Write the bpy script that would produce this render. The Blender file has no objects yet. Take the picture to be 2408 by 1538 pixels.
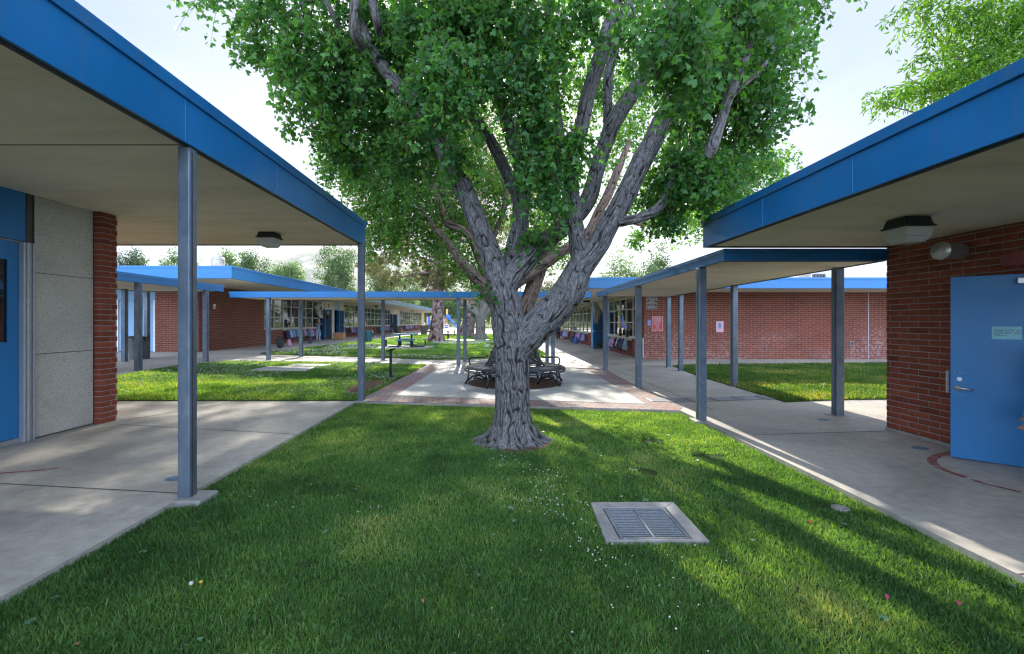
import bpy, math, random
import numpy as np
from mathutils import Vector, Matrix
random.seed(7); RNG = np.random.default_rng(11)
C = bpy.context.scene.collection
F = 1070.0; VX = 1171.0; VY = 757.0; HC = 1.61
# ---------------- survey helpers: photo points measured on a 2408 px wide copy -> metres
def H(x):
    return 0.04*min(max(-x-2.9, 0), 8.0) + 0.03*min(max(x-3.3, 0), 3.3)
def Hn(x):
    return 0.04*np.clip(-x-2.9, 0, 8.0) + 0.03*np.clip(x-3.3, 0, 3.3)
def G(px, py):
    z = 0.0
    for _ in range(30):
        Y = (HC-z)*F/(py-VY); X = (px-VX)*Y/F; z = .5*z+.5*H(X)
    return (X, Y, H(X))
def G2(px, py):
    g = G(px, py); return (g[0], g[1])
def PY(px, py, Y):
    return Vector(((px-VX)*Y/F, Y, HC-(py-VY)*Y/F))
def YX(px, X):
    return X*F/(px-VX)
# ---------------- mesh builder
class MB:
    def __init__(s): s.v = []; s.f = []
    def add(s, v, f):
        n = len(s.v); s.v += [tuple(p) for p in v]; s.f += [tuple(i+n for i in q) for q in f]; return s
    def box(s, x0, y0, z0, x1, y1, z1):
        return s.add([(x0,y0,z0),(x1,y0,z0),(x1,y1,z0),(x0,y1,z0),(x0,y0,z1),(x1,y0,z1),(x1,y1,z1),(x0,y1,z1)],
            [(0,3,2,1),(4,5,6,7),(0,1,5,4),(1,2,6,5),(2,3,7,6),(3,0,4,7)])
    def beam(s, a, b, w, h, up=(0,0,1)):
        a = Vector(a); b = Vector(b); d = (b-a).normalized(); u = Vector(up)
        r = d.cross(u)
        if r.length < 1e-4: r = d.cross(Vector((1,0,0)))
        r.normalize(); u = r.cross(d).normalized(); r *= w/2; u = u*h/2
        vs = [a-r-u, a+r-u, a+r+u, a-r+u, b-r-u, b+r-u, b+r+u, b-r+u]
        return s.add(vs, [(0,1,2,3),(7,6,5,4),(0,4,5,1),(1,5,6,2),(2,6,7,3),(3,7,4,0)])
    def tube(s, pts, rad, n=8, cap=True, closed=False):
        pts = [Vector(p) for p in pts]; m = len(pts)
        if not hasattr(rad, '__len__'): rad = [rad]*m
        up = None; vs = []; 
        for i, p in enumerate(pts):
            if closed: t = pts[(i+1) % m]-pts[i-1]
            else: t = pts[min(i+1, m-1)]-pts[max(i-1, 0)]
            t.normalize()
            if up is None:
                up = Vector((0,0,1)) if abs(t.z) < .9 else Vector((1,0,0))
            r = t.cross(up).normalized(); up2 = r.cross(t).normalized(); up = up2
            for k in range(n):
                a = 2*math.pi*k/n
                vs.append(p + (r*math.cos(a)+up2*math.sin(a))*rad[i])
        fs = []
        for i in range(m if closed else m-1):
            j = (i+1) % m
            for k in range(n):
                k2 = (k+1) % n
                fs.append((i*n+k, i*n+k2, j*n+k2, j*n+k))
        if cap and not closed:
            fs.append(tuple(range(n))[::-1]); fs.append(tuple((m-1)*n+k for k in range(n)))
        return s.add(vs, fs)
    def lathe(s, c, prof, n=24, ang=None):
        vs = []; fs = []
        for (r, z) in prof:
            for k in range(n):
                a = 2*math.pi*k/n; vs.append((c[0]+r*math.cos(a), c[1]+r*math.sin(a), c[2]+z))
        for i in range(len(prof)-1):
            for k in range(n):
                k2 = (k+1) % n; fs.append((i*n+k, i*n+k2, (i+1)*n+k2, (i+1)*n+k))
        fs.append(tuple(range(n))[::-1]); fs.append(tuple((len(prof)-1)*n+k for k in range(n)))
        return s.add(vs, fs)
    def prism(s, poly, z0, z1):
        n = len(poly)
        A = sum(poly[i][0]*poly[(i+1)%n][1]-poly[(i+1)%n][0]*poly[i][1] for i in range(n))
        if A < 0: poly = poly[::-1]
        vs = [(p[0], p[1], z0) for p in poly]+[(p[0], p[1], z1) for p in poly]
        fs = [tuple(range(n))[::-1], tuple(range(n, 2*n))]+[(i, (i+1)%n, (i+1)%n+n, i+n) for i in range(n)]
        return s.add(vs, fs)
    def ball(s, c, r, n=10, m=6):
        if not hasattr(r, '__len__'): r = (r, r, r)
        vs = [(c[0], c[1], c[2]-r[2])]; 
        for i in range(1, m):
            t = math.pi*i/m
            for k in range(n):
                a = 2*math.pi*k/n
                vs.append((c[0]+r[0]*math.sin(t)*math.cos(a), c[1]+r[1]*math.sin(t)*math.sin(a), c[2]-r[2]*math.cos(t)))
        vs.append((c[0], c[1], c[2]+r[2])); fs = []
        for k in range(n):
            k2 = (k+1) % n; fs.append((0, 1+k2, 1+k)); L = 1+(m-2)*n
            fs.append((L+k, L+k2, len(vs)-1))
            for i in range(m-2): fs.append((1+i*n+k, 1+i*n+k2, 1+(i+1)*n+k2, 1+(i+1)*n+k))
        return s.add(vs, fs)
ORG = {}
def org(p):
    return ORG.get(p.name, (0,0,0)) if p else (0,0,0)
def link(o, mat, parent, base, smooth, bev):
    C.objects.link(o)
    if mat is not None:
        if isinstance(mat, (list, tuple)):
            for m_ in mat: o.data.materials.append(m_)
        else: o.data.materials.append(mat)
    if parent: o.parent = parent; ORG[o.name] = base
    else: o.location = base; ORG[o.name] = base
    if smooth: 
        o.data.shade_smooth()
    if bev:
        b = o.modifiers.new('bev', 'BEVEL'); b.width = bev; b.segments = 2; b.limit_method = 'ANGLE'; b.angle_limit = .7
    return o
def obj(name, mb, mat, parent=None, base=None, smooth=False, bev=0):
    me = bpy.data.meshes.new(name)
    b = org(parent) if parent else (base or (0,0,0))
    me.from_pydata([(p[0]-b[0], p[1]-b[1], p[2]-b[2]) for p in mb.v], [], mb.f); me.update()
    return link(bpy.data.objects.new(name, me), mat, parent, b, smooth, bev)
def npobj(name, V, loops, counts, mat, parent=None, base=None, smooth=False, attrs=None):
    """V (n,3), loops flat ints, counts verts per face"""
    me = bpy.data.meshes.new(name); b = org(parent) if parent else (base or (0,0,0))
    V = np.asarray(V, dtype=np.float32)-np.array(b, dtype=np.float32)
    me.vertices.add(len(V)); me.vertices.foreach_set('co', V.ravel())
    loops = np.asarray(loops, dtype=np.int32).ravel(); counts = np.asarray(counts, dtype=np.int32)
    me.loops.add(len(loops)); me.loops.foreach_set('vertex_index', loops)
    me.polygons.add(len(counts)); st = np.concatenate(([0], np.cumsum(counts)[:-1])).astype(np.int32)
    me.polygons.foreach_set('loop_start', st)
    me.update(calc_edges=True)
    for k, a in (attrs or {}).items():
        at = me.attributes.new(k, 'FLOAT', 'POINT'); at.data.foreach_set('value', np.asarray(a, dtype=np.float32))
    return link(bpy.data.objects.new(name, me), mat, parent, b, smooth, 0)
def tag(o, label=None, cat=None, group=None, kind=None):
    if label: o['label'] = label
    if cat: o['category'] = cat
    if group: o['group'] = group
    if kind: o['kind'] = kind
    return o
def thing(name, loc, label, cat, group=None):
    o = bpy.data.objects.new(name, None); C.objects.link(o); o.location = loc; o.empty_display_size = .2
    ORG[o.name] = tuple(loc); return tag(o, label, cat, group)
def copy_tree(o, parent=None):
    c = o.copy(); C.objects.link(c)
    if parent: c.parent = parent
    for ch in [x for x in o.children]: copy_tree(ch, c)
    return c
def text(name, s, size, mat, parent, M4, align='CENTER', ext=.0015, sx=1.0):
    cu = bpy.data.curves.new(name, 'FONT'); cu.body = s; cu.size = size; cu.align_x = align; cu.align_y = 'CENTER'; cu.extrude = ext
    cu.space_line = .92
    t = bpy.data.objects.new(name, cu); C.objects.link(t)
    me = bpy.data.meshes.new_from_object(t); bpy.data.objects.remove(t)
    b = org(parent)
    me.transform(Matrix.Translation((-b[0], -b[1], -b[2])) @ M4 @ Matrix.Diagonal((sx, 1, 1, 1)))
    me.name = name
    return link(bpy.data.objects.new(name, me), mat, parent, b, False, 0)
def face_to(loc, right, up):
    r = Vector(right).normalized(); u = Vector(up).normalized(); n = r.cross(u)
    return Matrix.Translation(loc) @ Matrix((r, u, n)).transposed().to_4x4()
# ---------------- materials
MATS = {}
class NT:
    def __init__(s, name):
        m = bpy.data.materials.new(name); m.use_nodes = True; s.m = m; s.t = m.node_tree; s.n = s.t.nodes; s.l = s.t.links
        s.bs = s.n['Principled BSDF']; s.out = s.n['Material Output']; MATS[name] = m
    def new(s, ty, **kw):
        nd = s.n.new(ty)
        for k, v in kw.items(): setattr(nd, k, v)
        return nd
    def coord(s, scale=(1,1,1), kind='Object'):
        t = s.new('ShaderNodeTexCoord'); mp = s.new('ShaderNodeMapping'); mp.inputs['Scale'].default_value = scale
        s.l.new(t.outputs[kind], mp.inputs['Vector']); return mp.outputs['Vector']
    def pos(s, scale=(1,1,1)):
        t = s.new('ShaderNodeNewGeometry'); mp = s.new('ShaderNodeMapping'); mp.inputs['Scale'].default_value = scale
        s.l.new(t.outputs['Position'], mp.inputs['Vector']); return mp.outputs['Vector']
    def noise(s, vec, scale, detail=4, rough=.6, dist=0):
        nz = s.new('ShaderNodeTexNoise'); nz.inputs['Scale'].default_value = scale; nz.inputs['Detail'].default_value = detail
        nz.inputs['Roughness'].default_value = rough; nz.inputs['Distortion'].default_value = dist
        if vec is not None: s.l.new(vec, nz.inputs['Vector'])
        return nz.outputs['Fac']
    def ramp(s, fac, stops):
        r = s.new('ShaderNodeValToRGB'); e = r.color_ramp.elements
        while len(e) < len(stops): e.new(.5)
        for i, (p, c) in enumerate(stops):
            e[i].position = p; e[i].color = (c[0], c[1], c[2], 1) if hasattr(c, '__len__') else (c, c, c, 1)
        s.l.new(fac, r.inputs['Fac']); return r.outputs['Color']
    def mix(s, fac, a, b, mode='MIX'):
        m = s.new('ShaderNodeMix', data_type='RGBA', blend_type=mode)
        for sock, v in ((m.inputs[0], fac), (m.inputs[6], a), (m.inputs[7], b)):
            if isinstance(v, (int, float)): sock.default_value = v
            elif isinstance(v, (tuple, list)): sock.default_value = (v[0], v[1], v[2], 1)
            else: s.l.new(v, sock)
        return m.outputs[2]
    def math(s, op, a, b=0.0, c=None):
        m = s.new('ShaderNodeMath', operation=op)
        for i, v in enumerate((a, b) if c is None else (a, b, c)):
            if isinstance(v, (int, float)): m.inputs[i].default_value = v
            else: s.l.new(v, m.inputs[i])
        return m.outputs[0]
    def bump(s, h, strength=.3, dist=.01):
        b = s.new('ShaderNodeBump'); b.inputs['Strength'].default_value = strength; b.inputs['Distance'].default_value = dist
        s.l.new(h, b.inputs['Height']); s.l.new(b.outputs['Normal'], s.bs.inputs['Normal'])
    def col(s, c):
        if isinstance(c, tuple): s.bs.inputs['Base Color'].default_value = (*c[:3], 1)
        else: s.l.new(c, s.bs.inputs['Base Color'])
    def set(s, **kw):
        for k, v in kw.items():
            k = {'rough':'Roughness','metal':'Metallic','spec':'Specular IOR Level','coat':'Coat Weight'}[k]
            if isinstance(v, (int, float)): s.bs.inputs[k].default_value = v
            else: s.l.new(v, s.bs.inputs[k])
def mat(name, c, rough=.7, metal=0, var=.12, vs=6, bump=0, bs=60, spec=.5, stretch=(1,1,1)):
    if name in MATS: return MATS[name]
    t = NT(name); v = t.coord(stretch); nz = t.noise(v, vs, 5)
    a = tuple(max(0, x*(1-2*var)) for x in c); b = tuple(min(1, x*(1+2*var)) for x in c)
    t.col(t.ramp(nz, [(.25, a), (.75, b)])); t.set(rough=rough, metal=metal, spec=spec)
    if bump: t.bump(t.noise(v, bs, 3), bump, .005)
    return t.m
def leafmat(name, c1, c2, trans=.4, tcol=None, rough=.45):
    t = NT(name); a = t.new('ShaderNodeAttribute', attribute_name='tint')
    col = t.ramp(a.outputs['Fac'], [(0, c1), (1, c2)])
    t.col(col); t.set(rough=rough, spec=.35)
    tr = t.new('ShaderNodeBsdfTranslucent'); ms = t.new('ShaderNodeMixShader'); ms.inputs[0].default_value = trans
    tc = t.mix(1.0, col, tcol or (1.9, 1.9, .8), 'MULTIPLY')
    t.l.new(tc, tr.inputs['Color']); t.l.new(t.bs.outputs[0], ms.inputs[1]); t.l.new(tr.outputs[0], ms.inputs[2])
    t.l.new(ms.outputs[0], t.out.inputs['Surface']); return t.m

def concrete(name, base, warm, rough=.75, brush=0):
    t = NT(name); v = t.pos()
    n1 = t.noise(v, .55, 6, .6, .6); n2 = t.noise(v, 9, 5, .7); n3 = t.noise(v, 140, 2, .6)
    c = t.ramp(n1, [(.28, tuple(x*.60 for x in base)), (.5, base), (.72, warm)])
    c = t.mix(.5, c, t.ramp(n2, [(.3, .55), (.7, 1.15)]), 'MULTIPLY')
    c = t.mix(.35, c, t.ramp(n3, [(.3, .6), (.7, 1.2)]), 'MULTIPLY')
    sp = t.ramp(t.noise(v, 2.2, 7, .75), [(.60, 0.), (.72, 1.)])
    c = t.mix(t.math('MULTIPLY', sp, .35), c, tuple(min(1, x*1.5) for x in base))
    t.col(c); t.set(rough=t.ramp(n1, [(.3, rough-.2), (.7, rough)]), spec=.4)
    t.bump(t.math('ADD', n3, t.math('MULTIPLY', n2, 2.0)), .35, .004); return t.m

def brickshader(name, effl=0.0, c1=(.26,.064,.034), c2=(.19,.048,.029), mortar=(.30,.26,.22), bw=.30, rh=.08, ms=.007):
    t = NT(name); g = t.new('ShaderNodeNewGeometry'); sp = t.new('ShaderNodeSeparateXYZ'); sn = t.new('ShaderNodeSeparateXYZ')
    t.l.new(g.outputs['Position'], sp.inputs[0]); t.l.new(g.outputs['Normal'], sn.inputs[0])
    k = t.math('GREATER_THAN', t.math('ABSOLUTE', sn.outputs[0]), .5)
    u = t.math('ADD', t.math('MULTIPLY', k, sp.outputs[1]), t.math('MULTIPLY', t.math('SUBTRACT', 1.0, k), sp.outputs[0]))
    cb = t.new('ShaderNodeCombineXYZ'); t.l.new(u, cb.inputs[0]); t.l.new(sp.outputs[2], cb.inputs[1])
    b = t.new('ShaderNodeTexBrick'); t.l.new(cb.outputs[0], b.inputs['Vector'])
    b.inputs['Scale'].default_value = 1; b.inputs['Mortar Size'].default_value = ms; b.inputs['Mortar Smooth'].default_value = .15
    b.inputs['Brick Width'].default_value = bw; b.inputs['Row Height'].default_value = rh; b.inputs['Bias'].default_value = 0
    b.inputs['Color1'].default_value = (*c1, 1); b.inputs['Color2'].default_value = (*c2, 1); b.inputs['Mortar'].default_value = (*mortar, 1)
    c = b.outputs['Color']; n = t.noise(t.pos(), 14, 5, .7); n0 = t.noise(t.pos((1,1,1)), .8, 4)
    c = t.mix(.55, c, t.ramp(n, [(.25, .55), (.75, 1.3)]), 'MULTIPLY')
    c = t.mix(.5, c, t.ramp(n0, [(.3, .7), (.7, 1.15)]), 'MULTIPLY')
    if effl:
        b2 = t.new('ShaderNodeTexBrick'); t.l.new(cb.outputs[0], b2.inputs['Vector'])
        for kk, vv in (('Scale', 1), ('Mortar Size', 0), ('Brick Width', .075), ('Row Height', rh)): b2.inputs[kk].default_value = vv
        b2.inputs['Color1'].default_value = (0,0,0,1); b2.inputs['Color2'].default_value = (1,1,1,1)
        e = t.ramp(b2.outputs['Color'], [(.45, 0.), (.95, 1.)])
        zone = t.math('MULTIPLY', t.ramp(t.noise(t.pos((.35, .35, .8)), 1.0, 3, .5), [(.38, 0.), (.70, 1.)]),
                      t.ramp(t.math('DIVIDE', sp.outputs[2], 2.6), [(.05, 1.), (.8, 0.)]))
        fac = t.math('MULTIPLY', t.math('MULTIPLY', e, zone), effl)
        haze = t.math('MULTIPLY', zone, .16)
        c = t.mix(haze, c, (.36, .24, .24)); c = t.mix(fac, c, (.62, .52, .50))
    t.col(c); t.set(rough=.85, spec=.25)
    t.bump(t.math('ADD', t.math('MULTIPLY', b.outputs['Fac'], -1.0), t.math('MULTIPLY', n, .35)), .8, .008); return t.m

def paint(name, c, rough=.35, var=.12, dirt=.22):
    t = NT(name); v = t.coord(); n1 = t.noise(v, 1.3, 4); n2 = t.noise(v, 60, 2); n3 = t.noise(t.coord((7, 7, .5)), 1.3, 5, .7)
    cc = t.ramp(n1, [(.3, tuple(x*(1-var) for x in c)), (.7, tuple(x*(1+var) for x in c))])
    cc = t.mix(t.math('MULTIPLY', t.ramp(n3, [(.5, 0.), (.75, 1.)]), dirt), cc, (.10, .10, .11))
    t.col(cc); t.set(rough=t.ramp(n1, [(.3, rough-.08), (.7, rough+.1)]), spec=.5)
    t.bump(t.math('ADD', n2, t.math('MULTIPLY', n1, 3.0)), .12, .004); return t.m

m_fascia = paint('blue_fascia_paint', (.006, .125, .33), .33)
m_fascia_lt = paint('sun_faded_blue_fascia_paint', (.014, .165, .42), .42)
m_fascia_gr = paint('grey_blue_fascia', (.16, .26, .34), .45, .2, .3)  # greyer and paler than the other roof-edge blues
m_cap = paint('blue_cap_flashing', (.006, .115, .30), .4, .15, .35)
m_cap_lt = paint('light_blue_cap_flashing', (.016, .175, .43), .4, .1, .1)
m_edge = mat('dark_drip_edge', (.02, .025, .03), .6)
m_door = paint('blue_door_paint', (.014, .17, .42), .38, .06, .05)
m_door2 = paint('pale_blue_door_paint', (.20, .38, .60), .45, .1, .05)
m_door3 = paint('mid_blue_door_paint', (.07, .28, .55), .45, .06, .05)
m_kick = mat('brushed_steel', (.55, .56, .58), .38, .8, .05)
m_alu = mat('aluminium_frame', (.42, .44, .46), .42, .55, .06, 20)
m_wframe = mat('cream_window_frame', (.50, .47, .40), .5, 0, .08)
m_cream = mat('cream_stucco_wall', (.62, .53, .38), .9, 0, .06, 3, .3, 120)
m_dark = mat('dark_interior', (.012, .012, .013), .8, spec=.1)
m_blackmetal = mat('black_powder_coat', (.030, .033, .042), .26, .3, .1)
m_black = mat('black_plastic', (.015, .015, .016), .5)
m_white = mat('white_paint', (.75, .75, .73), .5, 0, .04)
m_ink = mat('black_ink', (.02, .02, .025), .6)
m_wood = mat('varnished_plywood', (.36, .19, .08), .5, 0, .15, 10, stretch=(1, 1, 6))
m_rail = mat('painted_hook_rail', (.50, .44, .33), .6)
m_teal = mat('teal_plastic_coating', (.03, .13, .18), .4, 0, .1, 20)
m_tealbin = mat('teal_bin_plastic', (.02, .09, .11), .5)
m_greybin = mat('grey_bin_plastic', (.09, .105, .11), .5, 0, .08)
m_brownbin = mat('brown_bin_plastic', (.10, .085, .07), .6)
def _stucco():
    t = NT('soffit_stucco'); v = t.coord((1, 1, 1)); n1 = t.noise(t.coord((.35, 1.6, 1)), 1.6, 5, .65, .5); n2 = t.noise(v, 150, 3, .6); n3 = t.noise(v, .5, 3)
    c = t.ramp(n1, [(.25, (.68, .585, .46)), (.75, (.88, .79, .65))]); c = t.mix(.4, c, t.ramp(n3, [(.3, .75), (.7, 1.1)]), 'MULTIPLY')
    c = t.mix(.25, c, t.ramp(n2, [(.3, .7), (.7, 1.15)]), 'MULTIPLY')
    t.col(c); t.set(rough=.92, spec=.2); t.bump(n2, .4, .004); return t.m
m_soffit = _stucco()
def _post():
    t = NT('weathered_steel_post'); n1 = t.noise(t.coord((1, 1, .5)), 5, 6, .7, .4); n2 = t.noise(t.coord(), 40, 3); n3 = t.noise(t.coord((6, 6, .5)), 3, 5, .7)
    c = t.ramp(n1, [(.25, (.065, .09, .125)), (.5, (.11, .15, .20)), (.75, (.20, .235, .27))])
    c = t.mix(t.math('MULTIPLY', t.ramp(n3, [(.60, 0.), (.72, 1.)]), .6), c, (.16, .085, .055))
    t.col(c); t.set(rough=.45, metal=.25); t.bump(t.math('ADD', n1, t.math('MULTIPLY', n2, .3)), .25, .004); return t.m
m_post = _post()
m_groove = mat('rusty_weld_seam', (.055, .042, .035), .8, 0, .3, 30)
m_conc = concrete('walkway_concrete', (.42, .392, .352), (.52, .47, .40))
m_plaza = concrete('plaza_concrete', (.36, .36, .345), (.43, .42, .39))
m_pad = concrete('pad_concrete', (.30, .29, .28), (.38, .36, .34))
m_joint = mat('expansion_joint', (.035, .033, .03), .95)
def _pavers():
    t = NT('brick_pavers'); v = t.pos((1, 1, 1)); b = t.new('ShaderNodeTexBrick')
    mp = t.new('ShaderNodeMapping'); mp.inputs['Rotation'].default_value = (0, 0, math.radians(-6)); t.l.new(v, mp.inputs['Vector']); t.l.new(mp.outputs[0], b.inputs['Vector'])
    for kk, vv in (('Scale', 1), ('Mortar Size', .010), ('Brick Width', .24), ('Row Height', .16), ('Mortar Smooth', .2), ('Bias', 0)): b.inputs[kk].default_value = vv
    b.inputs['Color1'].default_value = (.27, .12, .10, 1); b.inputs['Color2'].default_value = (.20, .195, .20, 1); b.inputs['Mortar'].default_value = (.055, .05, .045, 1)
    n = t.noise(t.pos(), 30, 4, .7); c = t.mix(.5, b.outputs['Color'], t.ramp(n, [(.3, .6), (.7, 1.25)]), 'MULTIPLY')
    t.col(c); t.set(rough=.8); t.bump(t.math('ADD', t.math('MULTIPLY', b.outputs['Fac'], -1.0), t.math('MULTIPLY', n, .3)), .7, .006); return t.m
m_paver = _pavers()
def _soil(name, c1, c2, sc=25):
    t = NT(name); n = t.noise(t.pos(), sc, 6, .75); n2 = t.noise(t.pos(), 3, 4)
    c = t.mix(.5, t.ramp(n, [(.3, c1), (.7, c2)]), t.ramp(n2, [(.3, .6), (.7, 1.2)]), 'MULTIPLY')
    t.col(c); t.set(rough=.95, spec=.1); t.bump(n, 1, .02); return t.m
m_soil = _soil('bare_soil', (.07, .045, .03), (.20, .13, .085), 45)
m_lawn = _soil('lawn_thatch', (.025, .050, .014), (.07, .11, .03), 40)
m_farlawn = _soil('far_grass', (.05, .10, .015), (.12, .18, .04), 3)
m_sand = _soil('playground_sand', (.42, .37, .30), (.55, .50, .42), 5)
def _terrazzo():
    t = NT('exposed_aggregate_panel'); v = t.coord(); c = t.ramp(t.noise(v, 1.5, 4), [(.3, (.45, .43, .38)), (.7, (.57, .545, .48))])
    vo = t.new('ShaderNodeTexVoronoi'); vo.inputs['Scale'].default_value = 48; t.l.new(t.coord((1, 1, 1.7)), vo.inputs['Vector'])
    sep = t.new('ShaderNodeSeparateColor'); t.l.new(vo.outputs['Color'], sep.inputs[0])
    m = t.math('MULTIPLY', t.math('LESS_THAN', vo.outputs['Distance'], .34), t.math('GREATER_THAN', sep.outputs[0], .62))
    c = t.mix(t.math('MULTIPLY', m, .6), c, (.12, .115, .105)); c = t.mix(.3, c, t.ramp(t.noise(v, 90, 3), [(.3, .6), (.7, 1.2)]), 'MULTIPLY')
    t.col(c); t.set(rough=.85); t.bump(t.noise(v, 70, 3), .4, .004); return t.m
m_agg = _terrazzo()
def _glass(name, c=(.012, .014, .015), r=.02):
    t = NT(name); n = t.noise(t.pos(), .8, 2); t.col(c); t.set(rough=r, spec=1.0); t.bs.inputs['IOR'].default_value = 1.55
    t.bump(n, .06, .05); return t.m
m_glass = _glass('reflective_window_glass')
def _brick():
    t = NT('red_norman_brick'); a = t.new('ShaderNodeAttribute', attribute_name='tint')
    c = t.ramp(a.outputs['Fac'], [(0, (.15, .036, .022)), (.5, (.25, .062, .033)), (1, (.36, .105, .055))])
    n = t.noise(t.coord(), 12, 6, .75); n2 = t.noise(t.coord(), 90, 3)
    c = t.mix(.6, c, t.ramp(n, [(.25, .5), (.75, 1.3)]), 'MULTIPLY')
    ch = t.ramp(t.noise(t.coord(), 7, 7, .8), [(.66, 0.), (.72, 1.)])
    c = t.mix(t.math('MULTIPLY', ch, .4), c, (.42, .30, .26))
    t.col(c); t.set(rough=.85, spec=.25); t.bump(t.math('ADD', n, n2), .5, .006); return t.m
m_brick = _brick()
m_mortar = mat('grey_mortar', (.27, .255, .25), .95, 0, .15, 20, .5, 80)
m_brickfar = brickshader('red_brick_wall')
m_brickeff = brickshader('chalky_red_brick_wall', .5)
# ================= ground
import bmesh
KN = (-10.9, -2.9, 3.3, 9.9, 6.6)
def sheet(name, poly, off, thick, mat_, kind='structure', label=None, cat=None, parent=None, bevel=0):
    bm = bmesh.new()
    A = sum(poly[i][0]*poly[(i+1)%len(poly)][1]-poly[(i+1)%len(poly)][0]*poly[i][1] for i in range(len(poly)))
    if A < 0: poly = poly[::-1]
    vs = [bm.verts.new((p[0], p[1], 0)) for p in poly]; f = bm.faces.new(vs)
    bmesh.ops.triangulate(bm, faces=[f])
    for k in KN:
        bmesh.ops.bisect_plane(bm, geom=bm.verts[:]+bm.edges[:]+bm.faces[:], plane_co=(k,0,0), plane_no=(1,0,0))
    for v in bm.verts: v.co.z = H(v.co.x)+off
    if thick:
        r = bmesh.ops.extrude_face_region(bm, geom=bm.faces[:])
        top = [g for g in r['geom'] if isinstance(g, bmesh.types.BMVert)]
        for v in bm.verts:
            if v not in set(top): pass
        ts = set(top)
        for v in bm.verts:
            if v not in ts: v.co.z -= thick
        bmesh.ops.recalc_face_normals(bm, faces=bm.faces[:])
    me = bpy.data.meshes.new(name); bm.to_mesh(me); bm.free()
    o = bpy.data.objects.new(name, me); link(o, mat_, parent, (0,0,0) if not parent else org(parent), False, 0)
    if parent: me.transform(Matrix.Translation(-Vector(org(parent))))
    if kind: o['kind'] = kind
    return tag(o, label, cat)
def strips(name, segs, w, off, mat_):
    m = MB()
    for (a, b) in segs:
        a = Vector((a[0], a[1])); b = Vector((b[0], b[1])); d = b-a; L = d.length; n = max(1, int(L/.8)); nr = Vector((-d.y, d.x)).normalized()*w/2
        for i in range(n):
            p = a+d*i/n; q = a+d*(i+1)/n
            m.add([(v.x, v.y, H(v.x)+off) for v in (p-nr, q-nr, q+nr, p+nr)], [(0,1,2,3)])
    o = obj(name, m, mat_); o['kind'] = 'structure'; return o
R3 = 3000.
sheet('ground', [(-R3,-60),(R3,-60),(R3,R3),(-R3,R3)], -.12, 0, m_farlawn)
LE = (-2.95, -4); LF = (-2.87, 9.26)
left_walk = [LE, LF, (-7.0, 8.3), (-22, 5), (-22, -4)]
sheet('walkway', left_walk, 0, .25, m_conc)
sheet('pavement', [LF, (3.32, 8.25), (26, 8.25), (26, 86), (-24, 86), (-24, 5), (-22, 5), (-7.0, 8.3)], 0, .25, m_conc)
sheet('sidewalk', [(3.32,-4),(26,-4),(26,8.25),(3.32,8.25)], 0, .25, m_conc)
lawn0 = [(-2.95,-4),(-2.87,9.26),(3.32,8.25),(3.32,-4)]
sheet('lawn', lawn0, -.05, 0, m_lawn)
lawn1 = [G2(*p) for p in [(836,943),(275,943),(225,943),(225,900),(275,885),(420,861),(530,851),(640,852),(840,854),(1003,859),(857,934)]]
sheet('lawn', lawn1, .014, .02, m_lawn)
lawn2 = [G2(*p) for p in [(609,833),(690,835.4),(839,839.4),(898,841.6),(1072,846),(1296,842)]]+[(2.3,57),(-4,60)]+[G2(*p) for p in [(984,787.5),(904,797),(813,807.4),(695,822)]]
sheet('lawn', lawn2, .014, .02, m_lawn)
lawn3 = [G2(*p) for p in [(1581.5,861),(1638.8,884),(1724.8,909.6),(1846.6,946.5)]]+[(14.5, 9.3), (14.5, 16.6)]
sheet('lawn', lawn3, .014, .02, m_lawn)
pv = [G2(*p) for p in [(857,934),(1004,858.6),(1377,865),(1418,866.7),(1507,912.5),(1606,958)]]+[(3.3,8.27),(-2.85,9.25)]
sheet('paver_border', pv, .005, .01, m_paver)
inner = [G2(*p) for p in [(933,930.4),(1037.5,862.2),(1379.4,868.9),(1518.5,950.5)]]
sheet('plaza', inner, .010, .01, m_plaza)
BC = (.44, 12.0)
circ = [(BC[0]+1.24*math.cos(a), BC[1]+1.24*math.sin(a)) for a in np.linspace(0, 2*math.pi, 48, endpoint=False)]
sheet('planting_circle', circ, .014, .004, m_soil)
def GS(a, b): return (G2(*a), G2(*b))
strips('expansion_joint', [GS((275,998),(690,1021)), ((-2.97,6.52),(-2.9,6.5)), GS((-60,1134),(420,1160)), GS((285,990),(560,944)),
   GS((1770,1023),(2110,1013)), ((3.32,2.9),(9,2.9)), ((3.45,10.4),(5.9,10.4)), ((3.5,12.6),(6,12.6)), ((3.5,14.9),(6.5,14.9)), ((3.5,17.4),(9,17.4)), ((3.4,20.5),(5.9,20.5)), ((2.6,26),(5.9,26)), ((3.9,8.25),(3.9,60)),
   ((-22,18.9),(-9,18.9)), ((-12.9,24),(-9,24)), ((-12.9,29),(-8.6,29)), ((-8.2,17),(-7.2,18.6)), ((-4.2,17),(-3.4,18.6)), ((0,17.2),(.8,18.8)), ((-13,13.8),(-9.6,13.8)), ((-13,11),(-9.6,11))], .014, .003, m_joint)
cR = 1.26
strips('plaza_joint', [((BC[0]-cR*math.cos(a), BC[1]-cR*math.sin(a)), (BC[0]-L*math.cos(a), BC[1]-L*math.sin(a))) for a, L in
   ((math.radians(52), 3.0), (math.radians(128), 2.95), (math.radians(3), 2.6), (math.radians(178), 2.6), (math.radians(-52), 4.5), (math.radians(-128), 4.6))], .012, .0135, m_joint)
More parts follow.
